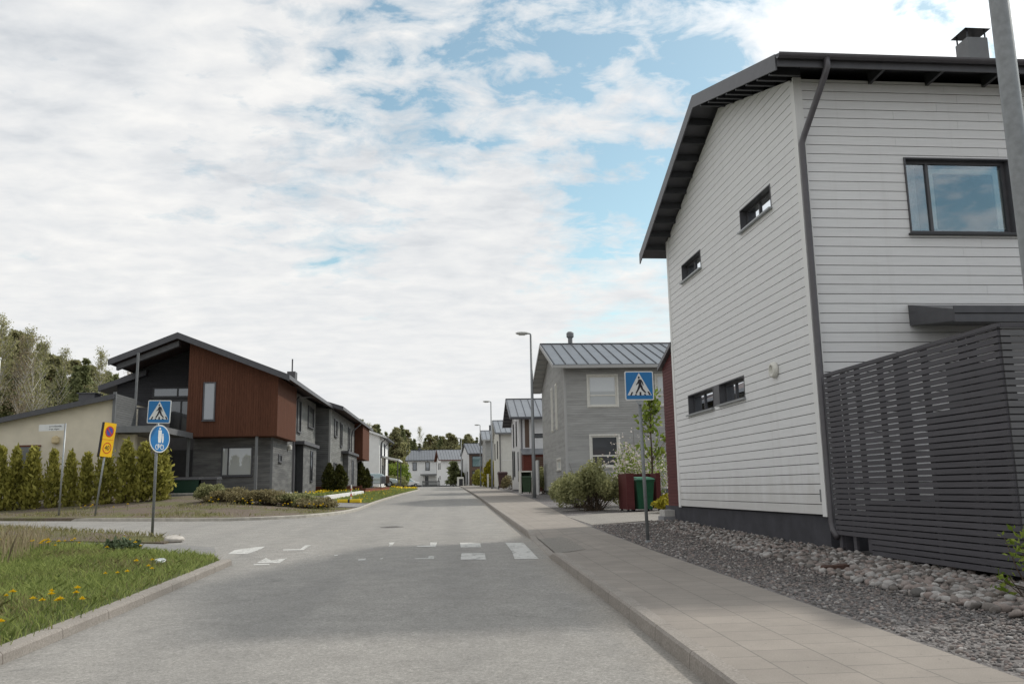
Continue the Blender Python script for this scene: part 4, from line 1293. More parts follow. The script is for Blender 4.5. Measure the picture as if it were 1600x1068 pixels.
# second dark house up the left side
HM = House('house', 'second grey boarded house on the left, its red bay next to the white gable', (-6.50, 57.0), ROT, 1.5)
FMf = Face((-1.4, 0), (1, 0), (0, -1)); FMr = Face((0, 0), (0, 1), (1, 0))
b = HM.mb(); b.box(-8, -.01, .01, 21, 1.0, 6.75); HM.part(b, 'wall', M['gray_trim'])
b = HM.mb(); wall(b, FMf, 0, 1.33, 1.75, [(0, 6.95), (1.4, 6.7)], [], .125, .009, 0, .022); HM.part(b, 'cladding', M['dark_board'])
b = HM.mb(); wall(b, FMr, .1, 21, 1.75, [(0, 6.7), (21, 6.7)], [], .125, .009, 0, .022); HM.part(b, 'side_cladding', M['terrace_board'])
b = HM.mb(); b.box(-.1, .03, -.03, -.001, 1.7, 6.7); b.box(.001, .03, -.001, .12, 1.7, 6.7); HM.part(b, 'corner_board', M['gray_trim'])
for (u0, u1, z0, z1) in ((1.5, 2.9, 5.05, 6.2), (4.6, 5.6, 4.5, 6.2), (9.2, 10.2, 4.5, 6.2), (1.5, 2.9, 2.3, 3.3)):
    flat_window(HM, FMr, u0, u1, z0, z1, M['dark_metal'], M['glass_op'], out=.09)
b = HM.mb(); b.box(.03, .40, 6.5, 12, 1.2, 4.05); HM.part(b, 'porch_wall', M['dark_board'])
b = HM.mb(); b.box(-.1, .55, 5.4, 12.3, 4.06, 4.24); HM.part(b, 'porch_roof', M['dark_metal'])
flat_window(HM, Face((.40, 6.5), (0, 1), (1, 0)), 2.2, 3.2, 1.9, 3.7, M['dark_metal'], M['glass_op'], fw=.05, out=.05)
b = HM.mb(); b.box(.03, .70, 13.6, 19.0, 3.95, 6.8); HM.part(b, 'red_bay', M['rust_board'])
b = HM.mb()
slab_y(b, -.6, 20.6, -5.2, 8.75, .85, 6.82, .16); slab_y(b, -.6, 20.6, -9.5, 7.2, -5.2, 8.75, .16)
HM.part(b, 'roof', M['roof_brown'])
b = HM.mb(); slab_y(b, -.66, -.602, -5.2, 8.77, .87, 6.83, .28); b.box(.855, .89, -.66, 20.6, 6.62, 6.82); HM.part(b, 'fascia', M['dark_metal'])
b = HM.mb(); b.tube([(.75, 11.5, 6.6), (.2, 10.8, 6.0), (.12, 10.8, 5.6), (.12, 10.8, 1.6)], .05, 8); HM.part(b, 'downpipe', M['dark_pipe'])

# white house on the left beyond
HW = House('house', 'white house on the left with a gable wall and dark rain pipes behind the car', (-5.65, 97), ROT, 2.0)
FWf = Face((-6.5, 0), (1, 0), (0, -1)); FWr = Face((0, 0), (0, 1), (1, 0))
b = HW.mb()
b.prism([(-6.5, 1.6), (0, 1.6), (0, 7.45), (-3.6, 8.75), (-6.5, 7.6)], lambda a, c_, t_: (a, t_, c_), 0, 13)
HW.part(b, 'wall', M['white_render'])
for (u0, u1, z0, z1) in ((3.0, 3.6, 5.4, 7.0), (2.9, 3.7, 2.6, 4.4)): flat_window(HW, FWf, u0, u1, z0, z1, M['mid_trim'], M['glass_op'], out=.05)
for (u0, u1, z0, z1) in ((2, 3.2, 5.2, 6.9), (6, 7.2, 5.2, 6.9), (4, 5, 2.3, 4.3)): flat_window(HW, FWr, u0, u1, z0, z1, M['dark_metal'], M['glass_op'], out=.06)
b = HW.mb()
slab_y(b, -.35, 13.4, -3.6, 8.97, .75, 7.40, .16); slab_y(b, -.35, 13.4, -7.1, 7.60, -3.6, 8.97, .16)
HW.part(b, 'roof', M['roof_dark'])
b = HW.mb(); slab_y(b, -.40, -.352, -3.6, 8.95, .78, 7.36, .22); slab_y(b, -.40, -.352, -7.1, 7.56, -3.6, 8.95, .22); HW.part(b, 'fascia', M['white_trim'])
b = HW.mb()
for y in (.4, 6.5, 12.0): b.tube([(.7, y - .2, 7.2), (.12, y + .1, 6.6), (.08, y + .1, 6.3), (.08, y + .1, 2.0)], .055, 8)
HW.part(b, 'downpipe', M['dark_pipe'])
b = HW.mb(); b.hexa([(0, 3, 5.2), (2.0, 3, 4.75), (2.0, 9.5, 4.75), (0, 9.5, 5.2), (0, 3, 5.38), (2.0, 3, 4.93), (2.0, 9.5, 4.93), (0, 9.5, 5.38)]); HW.part(b, 'porch_roof', M['white_trim'])
b = HW.mb()
for y in (3.3, 9.2): b.box(1.75, 1.87, y, y + .12, 1.6, 4.8)
HW.part(b, 'porch_post', M['dark_pipe'])
b = HW.mb(); b.tube([(-2.6, 4, 8.4), (-2.6, 4, 9.5)], .15, 10); HW.part(b, 'flue', M['dark_metal'])

# cream outbuilding at far left
HC = House('garage', 'low cream rendered outbuilding with a sloping dark roof behind the thuja hedge', (-13.36, 37.7), ROT, .95, 'garage')
b = HC.mb()
b.prism([(-9, .4), (0, .4), (0, 5.42), (-9, 3.55)], lambda a, c_, t_: (a, t_, c_), 0, 6)
HC.part(b, 'wall', M['cream'])
b = HC.mb(); slab_y(b, -.35, 6.3, -9.4, 3.62, .06, 5.60, .17); HC.part(b, 'roof', M['roof_dark'])
b = HC.mb(); slab_y(b, -.40, -.352, -9.42, 3.60, .10, 5.58, .20); HC.part(b, 'fascia', M['dark_metal'])
b = HC.mb(); b.box(-3.75, -2.9, -.05, -.001, .9, 3.45); HC.part(b, 'door', M['mid_trim'])
b = HC.mb(); b.box(-3.80, -2.85, -.07, -.052, 3.45, 3.52); HC.part(b, 'door_trim', M['brown_timber'])
b = HC.mb(); b.lathe([(.1, 0), (.15, .06), (.15, .26), (.05, .33)], 14, (-2.25, -.12, 3.55)); HC.part(b, 'wall_lamp', plain('cream_lamp', (.62, .5, .3), .5))
b = HC.mb(); b.box(-2.75, -2.05, 3, 3.7, 4.6, 6.0); b.box(-2.82, -1.98, 2.93, 3.77, 6.0, 6.05); HC.part(b, 'chimney', M['dark_metal'])
b = HC.mb(); b.box(.0, .72, .6, .9, .6, 3.95); HC.part(b, 'side_wall', M['cream'])
b = HC.mb(); b.box(.25, .45, .56, .599, 2.5, 3.4); HC.part(b, 'slit_window', M['black_metal'])

# ------------------------------------------------------------------ street lamps
def lamp(label, loc, hgt, rz=0.0, rbase=.085, rtop=.055, lean=(0, 0)):
    T = thing('street_lamp', label, 'street lamp', loc, rz, 'street lamps along the pavement')
    lx, ly = lean
    b = MB(); b.tube([(0, 0, -.1), (lx * .2, ly * .2, hgt * .2), (lx, ly, hgt)], [rbase, rbase * .92, rtop], 20)
    b.build('pole', M['galv_dark'], T, True)
    b = MB(); b.tube([(lx, ly, hgt - .08), (lx - .02, ly, hgt + .04), (lx - .16, ly, hgt + .07)], .04, 10); b.build('arm', M['galv_dark'], T, True)
    b = MB()
    pts, rs_ = [], []
    for q, r_ in ((0, .05), (.06, .095), (.2, .125), (.42, .125), (.58, .09), (.66, .03)):
        pts.append((lx - .12 - q, ly, hgt + .08)); rs_.append(r_)
    b.tube(pts, rs_, 14)
    b.v = [(x, y * 1.15, hgt + .08 + (z - hgt - .08) * (.62 if z > hgt + .08 else .75)) for x, y, z in b.v]
    b.build('lamp_head', M['lamp_head'], T, True)
    b = MB(); b.box(lx - .62, lx - .30, ly - .07, ly + .07, hgt - .028, hgt - .012); b.build('lens', M['white_plastic'], T)
    b = MB(); b.lathe([(rbase + .015, -.05), (rbase + .015, .02)], 16); b.build('base_collar', M['galv_dark'], T)
    return T
lamp('thick grey street lamp pole rising past the white house eave, its head out of frame', (3.845, 5.0, gz(5) + .12), 8.6, 0, .066, .061)
lamp('grey street lamp beside the grey boarded house, nearest with its whole head visible', (5.14, 43.0, gz(43) + .12), 8.25, 0, .10, .055)
lamp('street lamp whose head shows over the cream house roof', (5.80, 82, gz(82) + .12), 8.2, 0, .10, .055)
lamp('street lamp standing in front of the end of the grey house up the street', (6.75, 117, gz(117) + .12), 8.2, 0, .10, .055)
lamp('most distant street lamp, at the corner of the glazed white house', (5.40, 152, gz(152) + .12), 8.2, 0, .10, .055)

# ------------------------------------------------------------------ traffic signs
def stroke(b, P, a, c_, w0, w1, d0, d1):
    a, c_ = Vector(a), Vector(c_)
    n = (c_ - a).normalized(); s_ = Vector((-n.y, n.x))
    b.prism([tuple(a - s_ * w0 / 2), tuple(a + s_ * w0 / 2), tuple(c_ + s_ * w1 / 2), tuple(c_ - s_ * w1 / 2)][::-1], P, d0, d1)
def disc(b, P, c_, r_, d0, d1, n=28, ry=None):
    ry = r_ if ry is None else ry
    b.prism([(c_[0] + r_ * math.cos(2 * math.pi * k / n), c_[1] + ry * math.sin(2 * math.pi * k / n)) for k in range(n)], P, d0, d1)
def ring(b, P, c_, r0, r1, d0, d1, n=36):
    for k in range(n):
        a0, a1 = 2 * math.pi * k / n, 2 * math.pi * (k + 1) / n
        b.prism([(c_[0] + r_ * math.cos(a), c_[1] + r_ * math.sin(a)) for r_, a in ((r0, a0), (r1, a0), (r1, a1), (r0, a1))], P, d0, d1)
def rrect(w, h, r_, n=5):
    out = []
    for cx, cz, a0 in ((w / 2 - r_, h / 2 - r_, 0), (-w / 2 + r_, h / 2 - r_, 90), (-w / 2 + r_, -h / 2 + r_, 180), (w / 2 - r_, -h / 2 + r_, 270)):
        out += [(cx + r_ * math.cos(R(a0 + 90 * k / n)), cz + r_ * math.sin(R(a0 + 90 * k / n))) for k in range(n + 1)]
    return out
def crossing_face(T, c_, s_, rz=0.0, tilt=0.0):
    """square pedestrian-crossing plate of side s_ centred at c_ (local), facing -y then turned"""
    ca, sa = math.cos(rz), math.sin(rz); ct, st = math.cos(tilt), math.sin(tilt)
    def P(a, z, d_):
        a, z = a * ct - z * st, a * st + z * ct
        return (c_[0] + a * ca + d_ * sa, c_[1] + a * sa - d_ * ca, c_[2] + z)
    b = MB(); b.prism(rrect(s_, s_, .03), P, 0, .012); pl = b.build('sign_plate', M['sign_white'], T)
    b = MB(); b.prism(rrect(s_ * .93, s_ * .93, .02), P, .0122, .0145); b.build('blue_field', M['sign_blue'], pl)
    k = s_ / .5
    b = MB(); b.prism([(-.212 * k, -.165 * k), (.212 * k, -.165 * k), (.0, .222 * k)], P, .0147, .0165); b.build('white_triangle', M['sign_white'], pl)
    q = lambda x, y: ((x - 425) / 720 * s_, (500 - y) / 720 * s_)
    b = MB()
    disc(b, P, q(420, 298), .0155 * k, .0167, .0185, 18, .021 * k)
    b.prism([q(*p) for p in ((405, 345), (398, 400), (412, 520), (488, 520), (478, 400), (462, 340))], P, .0167, .0185)
    D = (.0187, .0195)
    stroke(b, P, q(412, 385), q(395, 430), .030 * k, .022 * k, *D); stroke(b, P, q(398, 426), q(345, 480), .022 * k, .014 * k, .0197, .0203)
    stroke(b, P, q(465, 355), q(508, 430), .026 * k, .02 * k, *D); stroke(b, P, q(506, 425), q(522, 495), .02 * k, .014 * k, .0197, .0203)
    stroke(b, P, q(432, 500), q(395, 590), .040 * k, .032 * k, *D); stroke(b, P, q(398, 580), q(335, 690), .032 * k, .022 * k, .0197, .0203)
    stroke(b, P, q(466, 500), q(500, 595), .040 * k, .032 * k, *D); stroke(b, P, q(498, 588), q(580, 680), .032 * k, .022 * k, .0197, .0203)
    b.build('walking_figure', M['sign_black'], pl)
    b = MB()
    for pts in (((225, 655), (265, 655), (225, 742), (183, 742)), ((318, 708), (352, 708), (346, 742), (302, 742)), ((425, 655), (468, 655), (470, 742), (422, 742)), ((535, 705), (570, 705), (592, 738), (540, 738)), ((622, 648), (662, 650), (708, 728), (664, 735))):
        b.prism([q(*p) for p in pts][::-1], P, .0167, .0183)
    b.build('crossing_bar', M['sign_black'], pl)
    return pl
# right sign
T = thing('crossing_sign', 'blue pedestrian crossing sign on a grey pole at the right pavement edge', 'road sign', (3.73, 14.85, gz(14.85) + .112))
hb = 2.85 - (gz(14.85) + .112)
b = MB(); b.tube([(0, 0, -.1), (-.045, 0, hb + .05)], .03, 16); b.build('pole', M['galv_dark'], T, True)
b = MB(); b.lathe([(.06, 0), (.055, .025), (.035, .04)], 14); b.build('base_collar', M['galv_dark'], T)
b = MB(); b.lathe([(.034, 0), (.034, .12)], 14, (-.045, 0, hb - .06)); disc(b, lambda a, z, d_: (a - .05, -.035 - d_, z + hb), (0, 0), .075, 0, .006, 20)
b.build('bracket', M['galv'], T)
crossing_face(T, (-.05, -.045, hb + .255), .515, 0.0, 0.0)
# left sign pair
T = thing('crossing_sign', 'blue pedestrian crossing sign above a round blue path sign on the left verge', 'road sign', (-6.10, 19.95, gz(19.95) + .1))
zb = gz(19.95) + .1
b = MB(); b.tube([(0, 0, -.15), (.0, 0, 3.46 - zb)], .03, 16); b.build('pole', M['galv_dark'], T, True)
crossing_face(T, (.035, -.055, 3.20 - zb), .52, R(-6), R(-1.5))
a0 = R(64)
ca, sa = math.cos(a0), math.sin(a0)
def PR(a, z, d_): return (.02 + a * ca + (d_ + .04) * sa, a * sa - (d_ + .04) * ca, 2.60 - zb + z)
b = MB(); disc(b, PR, (0, 0), .31, 0, .012, 40); pl = b.build('round_plate', M['sign_white'], T)
b = MB(); disc(b, PR, (0, 0), .285, .0122, .0145, 40); b.build('blue_field', M['sign_blue'], pl)
b = MB()
D = (.0147, .0165)
disc(b, PR, (-.01, .225), .026, *D, 16)
b.prism([(-.055, .19), (.045, .19), (.05, .02), (.03, -.09), (-.05, -.09), (-.06, .02)][::-1], PR, *D)
disc(b, PR, (.085, .095), .02, *D, 14)
b.prism([(.062, .07), (.11, .07), (.115, -.02), (.10, -.09), (.065, -.09)][::-1], PR, .0147, .0163)
b.build('pedestrian_symbol', M['sign_white'], pl)
b = MB()
for cx in (-.075, .075): ring(b, PR, (cx, -.185), .042, .058, *D, 24)
for a_, c_ in (((-.075, -.185), (-.03, -.135)), ((-.03, -.135), (.055, -.135)), ((.055, -.135), (.075, -.185)), ((-.035, -.13), (-.005, -.185)), ((-.005, -.185), (.055, -.135)), ((-.075, -.185), (-.005, -.185)), ((.055, -.135), (.045, -.115)), ((-.05, -.118), (-.02, -.118))):
    stroke(b, PR, a_, c_, .013, .013, .0167, .0175)
b.build('bicycle_symbol', M['sign_white'], pl)
# leaning yellow zone sign
def text_mesh(name, s_, size, M4, mat, parent, ext=.002):
    cu = bpy.data.curves.new(name, 'FONT'); cu.body = s_; cu.size = size; cu.align_x = 'CENTER'; cu.align_y = 'CENTER'; cu.extrude = ext
    to = bpy.data.objects.new(name, cu); COL.objects.link(to)
    dg = bpy.context.evaluated_depsgraph_get()
    me = bpy.data.meshes.new_from_object(to.evaluated_get(dg))
    bpy.data.objects.remove(to); bpy.data.curves.remove(cu)
    me.materials.clear(); me.materials.append(mat)
    o = bpy.data.objects.new(name, me); COL.objects.link(o); o.parent = parent; o.matrix_local = M4
    return o
bx, by = -11.62, 31.6
T = thing('zone_sign', 'leaning yellow sign with a no-parking disc and a circled 40 before the hedge', 'road sign', (bx, by, hleft(bx, by)))
T.rotation_euler = (0, R(5.5), 0)
T2h = 3.95 - hleft(bx, by)
b = MB(); b.tube([(0, 0, -.2), (0, 0, T2h - .1)], .032, 12); b.build('pole', M['galv'], T, True)
az = R(66); ca2, sa2 = math.cos(az), math.sin(az)
def PY(a, z, d_): return (a * ca2 + d_ * sa2, a * sa2 - d_ * ca2, T2h - .62 + z)
def frame_of(P, a, z, d_):
    o_ = Vector(P(a, z, d_)); x_ = Vector(P(a + 1, z, d_)) - o_; y_ = Vector(P(a, z + 1, d_)) - o_; z_ = x_.cross(y_)
    return Matrix(((x_.x, y_.x, z_.x, o_.x), (x_.y, y_.y, z_.y, o_.y), (x_.z, y_.z, z_.z, o_.z), (0, 0, 0, 1)))
b = MB(); b.prism(rrect(.56, 1.20, .03), PY, -.06, .045); pl = b.build('sign_box', M['sign_black'], T)
b = MB(); b.prism(rrect(.55, 1.19, .03), PY, .0452, .052); b.build('yellow_field', M['sign_yellow'], pl)
b = MB(); ring(b, PY, (0, .29), .15, .195, .0522, .056); stroke(b, PY, (-.11, .40), (.11, .18), .045, .045, .0562, .058); ring(b, PY, (0, -.29), .165, .195, .0522, .056)
b.prism([(-.27, -.005), (.27, -.005), (.27, .008), (-.27, .008)], PY, .0522, .054)
b.build('red_rings', M['sign_red'], pl)
b = MB(); disc(b, PY, (0, .29), .152, .0522, .0545); b.build('blue_disc', M['sign_purple'], pl)
text_mesh('numerals', '40', .23, frame_of(PY, 0, -.29, .0545), M['sign_black'], pl)
# street name sign
bx, by = -13.15, 32.4
zb = hleft(bx, by)
T = thing('street_name_sign', 'white street name board on a thin grey pole in front of the hedge', 'street sign', (bx, by, zb))
b = MB(); b.tube([(0, 0, -.2), (.02, 0, 3.98 - zb)], .03, 12); b.build('pole', M['galv'], T, True)
def PN(a, z, d_): return (-.45 + a, -.02 - d_, 3.83 - zb + z + a * .03)
b = MB(); b.prism(rrect(.86, .235, .015), PN, 0, .012); pl = b.build('name_board', M['sign_white'], T)
text_mesh('street_name', 'Auringonmäentie', .092, frame_of(PN, .03, .045, .0122), M['sign_black'], pl, .0015)
text_mesh('street_name', 'Solberga vägen', .082, frame_of(PN, .03, -.055, .0122), M['sign_black'], pl, .0015)

# ------------------------------------------------------------------ bins, shelters, small street things
def bin_(label, loc, rz, mat, sc=1.0, group=None, lidmat=None):
    T = thing('wheelie_bin', label, 'bin', loc, rz, group)
    w0, w1, d0, d1, h0, h1 = .21, .27, .24, .32, .06, .92
    b = MB(); b.hexa([(-w0, -d0, h0), (w0, -d0, h0), (w0, d0, h0), (-w0, d0, h0), (-w1, -d1, h1), (w1, -d1, h1), (w1, d1, h1), (-w1, d1, h1)])
    b.box(-w1 - .015, w1 + .015, -d1 - .015, d1 + .015, h1 - .05, h1 + .001)
    b.build('body', mat, T)
    b = MB(); b.hexa([(-w1 - .02, -d1 - .04, h1 + .004), (w1 + .02, -d1 - .04, h1 + .004), (w1 + .02, d1 + .02, h1 + .004), (-w1 - .02, d1 + .02, h1 + .004), (-w1 + .02, -d1, h1 + .06), (w1 - .02, -d1, h1 + .06), (w1 - .02, d1 - .02, h1 + .10), (-w1 + .02, d1 - .02, h1 + .10)])
    b.build('lid', lidmat or mat, T)
    b = MB(); b.tube([(-w1, d1 + .05, h1 + .02), (w1, d1 + .05, h1 + .02)], .018, 8); b.build('handle', mat, T)
    for x in (-.22, .22):
        b = MB(); b.tube([(x - .025, .24, .1), (x + .025, .24, .1)], .1, 14); b.build('wheel', M['rubber'], T)
    T.scale = (sc,) * 3
    return T
zz_ = hright(6.3, 26) + .0
bin_('bright green wheelie bin standing in the dark red shelter', (6.36, 25.72, zz_), R(4), M['bin_green'], 1.0, lidmat=plain('green_bin_lid', (.03, .15, .09), .5))
T = thing('bin_shelter', 'dark red boarded bin shelter beside the round shrub', 'bin shelter', (6.38, 26.1, zz_))
b = MB()
b.box(-.56, -.33, -.62, -.58, .06, 1.12); b.box(-.56, -.52, -.58, .5, .06, 1.12)
b.box(.34, .48, -.62, -.58, .06, 1.12); b.box(.44, .48, -.58, .5, .06, 1.12); b.box(-.52, .44, .46, .5, .06, 1.12)
b.build('panel', M['red_board'], T)
b = MB()
for x, y in ((-.54, -.56), (-.42, -.56), (.40, -.56), (.40, .4), (-.52, .4)): b.box(x, x + .06, y, y + .06, -.05, .06)
b.build('foot', M['black_metal'], T)
# low concrete block by the red wing
T = thing('stone_block', 'low grey concrete edging block at the far corner of the white house', 'block', (5.75, 20.35, hright(5.6, 20.3)))
b = MB(); b.box(-.30, .3, -.25, .25, -.1, .12); b.build('lower_course', M['concrete_dark'], T)
b = MB(); b.box(-.27, .3, -.22, .22, .123, .27); b.build('upper_course', M['concrete'], T)
# bins further up
y0 = 55.5
T = thing('bin_shelter', 'white framed bin shelter on the pavement edge beyond the grey house', 'bin shelter', (6.1, y0, gz(y0) + .12))
b = MB(); b.box(-.42, -.33, -.4, .4, 0, 1.42); b.box(.33, .42, -.4, .4, 0, 1.42); b.box(-.33, .33, -.4, .4, 1.34, 1.42); b.build('frame', M['white_plastic'], T)
b = MB(); b.box(-.33, .33, .36, .4, .1, 1.34); b.build('back_panel', M['bin_olive'], T)
bin_('olive green wheelie bin inside the white framed shelter', (6.1, y0 - .15, gz(y0) + .12), 0, M['bin_olive'], 1.1)
bin_('dark brown wheelie bin at the pavement edge before the cream house', (6.55, 79.0, gz(79) + .12), 0, M['bin_brown'], 1.55)
T = thing('bin_shelter', 'small white bin shelter beside the glazed white house', 'bin shelter', (5.1, 149, gz(149) + .12))
b = MB(); b.box(-.55, -.25, -.4, .4, 0, 1.5); b.box(.42, .55, -.4, .4, 0, 1.5); b.box(-.25, .42, -.4, .4, 1.2, 1.5); b.build('frame', M['white_plastic'], T)
b = MB(); b.box(-.24, .41, -.2, .3, 0, 1.15); b.build('bin', M['bin_black'], T)
# grey screen and white post by the grey house
T = thing('screen_panel', 'narrow grey board screen at the far corner of the grey house', 'screen', (6.75, 51.2, gz(51) + .12), ROT)
b = MB()
for k in range(8): b.box(-.4, -.34, -.5 + k * .13, -.38 + k * .13, .1, 2.0)
b.build('board', M['gray_board'], T)
b = MB(); b.box(-.52, -.42, -.6, -.5, 0, 2.0); b.box(-.52, -.42, .5, .6, 0, 2.0); b.build('post', M['white_trim'], T)
T = thing('marker_post', 'short white post on the pavement edge before the grey house up the street', 'post', (6.6, 100, gz(100) + .12))
b = MB(); b.box(-.1, .1, -.1, .1, 0, 1.45); b.build('shaft', M['white_plastic'], T)
b = MB(); b.box(-.13, .13, -.13, .13, 1.452, 1.52); b.build('cap', M['white_plastic'], T)
# left: low wall with big bins
T = thing('low_wall', 'low grey concrete wall under the dark bins left of the shrubs', 'wall', (-9.2, 37.3, .95))
b = MB(); b.box(-1.50, .50, 0, .22, -.4, .42); b.build('wall_body', M['concrete_dark'], T)
b = MB(); b.box(-1.53, .53, -.02, .24, .423, .48); b.build('coping', M['concrete'], T)
def skip(label, loc, w, hgt, mat):
    T = thing('bin_container', label, 'bin', loc)
    b = MB(); b.hexa([(-w * .46, -.35, .08), (w * .46, -.35, .08), (w * .46, .35, .08), (-w * .46, .35, .08), (-w / 2, -.42, hgt), (w / 2, -.42, hgt), (w / 2, .42, hgt), (-w / 2, .42, hgt)]); b.build('body', mat, T)
    b = MB(); b.hexa([(-w / 2 - .03, -.46, hgt + .003), (w / 2 + .03, -.46, hgt + .003), (w / 2 + .03, .44, hgt + .003), (-w / 2 - .03, .44, hgt + .003), (-w / 2, -.4, hgt + .07), (w / 2, -.4, hgt + .07), (w / 2, .42, hgt + .13), (-w / 2, .42, hgt + .13)]); b.build('lid', M['bin_black'], T)
    for x in (-w * .4, w * .4):
        b = MB(); b.tube([(x - .03, -.2, .08), (x + .03, -.2, .08)], .085, 12); b.build('wheel', M['rubber'], T)
skip('wide dark green bin with a black lid behind the low wall', (-10.35, 38.45, 1.12), 1.05, .86, plain('dark_green_bin', (.012, .04, .026), .5))
skip('black bin next to the dark green one behind the low wall', (-9.42, 38.5, 1.12), .66, .86, M['bin_black'])
# planter on the left street side
T = thing('planter_wall', 'raised planter wall along the left pavement, lit side coloured white, weeds on top', 'planter', (-4.95, 43.0, .75), ROT)
b = MB(.75); b.hexa([(-.22, .0, .6), (0, 0, .6), (0, 16.8, .8), (-.22, 16.8, .8), (-.22, 0, 1.19), (0, 0, 1.19), (0, 16.8, 1.40), (-.22, 16.8, 1.40)]); b.build('street_side', M['white_render'], T)  # sunlit street face, its brightness put into the white colour
b = MB(.75); b.box(-2.0, -.223, .0, .22, .6, 1.18); b.build('end_wall', M['concrete_dark'], T)  # end face of the same wall, coloured grey as its unlit side
b = MB(.75); b.hexa([(-2.1, .22, .6), (-.22, .22, .6), (-.22, 16.8, .8), (-2.1, 16.8, .8), (-2.1, .22, 1.16), (-.22, .22, 1.16), (-.22, 16.8, 1.38), (-2.1, 16.8, 1.38)]); b.build('soil', M['soil'], T)
T = thing('brick_wall', 'low orange brick garden wall beyond the white planter', 'wall', (-4.75, 64.5, 1.05), -.07)
b = MB(1.05); b.hexa([(-.25, 0, .8), (0, 0, .8), (0, 15, .95), (-.25, 15, .95), (-.25, 0, 1.52), (0, 0, 1.52), (0, 15, 1.70), (-.25, 15, 1.70)]); b.build('brick_body', M['brick_orange'], T)
b = MB(1.05); b.hexa([(-.28, -.02, 1.523), (.03, -.02, 1.523), (.03, 15, 1.703), (-.28, 15, 1.703), (-.28, -.02, 1.57), (.03, -.02, 1.57), (.03, 15, 1.75), (-.28, 15, 1.75)]); b.build('coping', M['brown_timber'], T)
T = thing('garden_edging', 'brown timber bed edging in front of the second grey house', 'edging', (-5.6, 62.5, 1.25))
b = MB(1.25); b.box(-1.2, .75, 0, .08, .9, 1.75); b.build('plank', M['brown_timber'], T)
b = MB(1.25)
for x in (-1.15, -.2, .65): b.box(x, x + .1, -.06, -.003, .9, 1.8)
b.build('stake', M['brown_timber'], T)
T = thing('garden_edging', 'brown timber edging at the foot of the wall left of the two small thujas', 'edging', (-6.5, 55.8, 1.35))
b = MB(1.35); b.box(-.9, .55, 0, .08, 1.1, 1.72); b.build('plank', M['brown_timber'], T)
b = MB(1.35)
for x in (-.88, .4): b.box(x, x + .1, -.06, -.003, 1.1, 1.76)
b.build('stake', M['brown_timber'], T)
# post boxes on a stand
T = thing('mailbox_stand', 'grey mailboxes on a post by the brick wall on the left', 'mailbox', (-4.0, 73.5, hleft(-4.0, 73.5)))
b = MB(); b.box(-.20, -.12, -.05, .05, -.1, 1.25); b.build('post', M['galv'], T)
for x, mm in ((.0, 'bin_gray'), (.35, 'brown_panel')):
    b = MB(); b.box(x - .1, x + .22, -.15, .15, .65, 1.2); b.prism([(-.15, 1.2), (.15, 1.2), (0, 1.28)], lambda a, z, t_: (t_, a, z), x - .1, x + .22); b.build('mailbox', M[mm], T)
bin_('pale grey wheelie bin at the left beyond the planter, before the car', (-5.15, 75, hleft(-5.1, 75) + .1), 0, M['bin_gray'], 1.1)
# snow stake and yellow kerb block
T = thing('snow_stake', 'thin red and white snow stake on the left grass', 'stake', (-3.75, 41.6, hleft(-3.75, 41.6)))
b = MB(); b.tube([(0, 0, -.1), (.03, 0, .85)], .03, 8); b.build('shaft', M['pole_white'], T)
b = MB()
for z in (.3, .55): b.tube([(.011, 0, z), (.02, 0, z + .12)], .034, 8)
b.build('red_band', M['sign_red'], T)
T = thing('yellow_block', 'low yellow painted block across the left driveway edge', 'kerb block', (-3.75, 41.0, hleft(-3.75, 41.0)), R(-14))
b = MB()
b.prism(rrect(.22, .16, .04), lambda a, z, t_: (t_, a, z + .10), -.55, .55); b.build('block_body', M['yellow_paint'], T)
b = MB(); b.prism(rrect(.228, .166, .04), lambda a, z, t_: (t_, a, z + .10), -.05, .05); b.build('dark_joint', M['black_metal'], T)
# flagpole at the far left
T = thing('flagpole', 'white flagpole with a long red pennant at the far left', 'flagpole', (-27.4, 57.0, .9))
b = MB(); b.tube([(0, 0, -.2), (0, 0, 9.15)], [.09, .05], 12); b.build('pole', M['pole_white'], T, True)
b = MB(); b.lathe([(.02, 0), (.09, .05), (.09, .12), (.02, .17)], 12, (0, 0, 9.15)); b.build('finial', M['pole_white'], T, True)
b = MB(); vs, fs = [], []
for k in range(21):
    z = 8.8 - k * .24
    for j in range(5):
        vs.append((-.06 - j * .11 - .04 * math.sin(k * .7 + j), .12 * math.sin(k * .55 + j * .9), z - j * .09))
for k in range(20):
    for j in range(4): fs.append((k * 5 + j, k * 5 + j + 1, k * 5 + j + 6, k * 5 + j + 5))
b.add(vs, fs); pn = b.build('pennant', plain('faded_red_cloth', (.16, .05, .045), .8, .2, 6), T)
sm = pn.modifiers.new('cloth_thickness', 'SOLIDIFY'); sm.thickness = .006
# iron cover in the carriageway
T = thing('manhole_cover', 'round dark iron cover in the road beyond the crossing', 'manhole cover', (-1.0, 23.0, gz(23.0)))
T.rotation_euler = (math.atan(.0172), 0, 0)
b = MB(); b.lathe([(.30, .0), (.30, .006), (.285, .007)], 28); b.build('frame', M['iron'], T)
b = MB(); b.lathe([(.27, .0), (.27, .008), (.20, .0085)], 28)
for k in range(-4, 5):
    L_ = math.sqrt(.19 ** 2 - (k * .04) ** 2); b.box(-L_, L_, k * .04 - .008, k * .04 + .008, .0088, .0115)
b.build('cover', M['iron'], T)
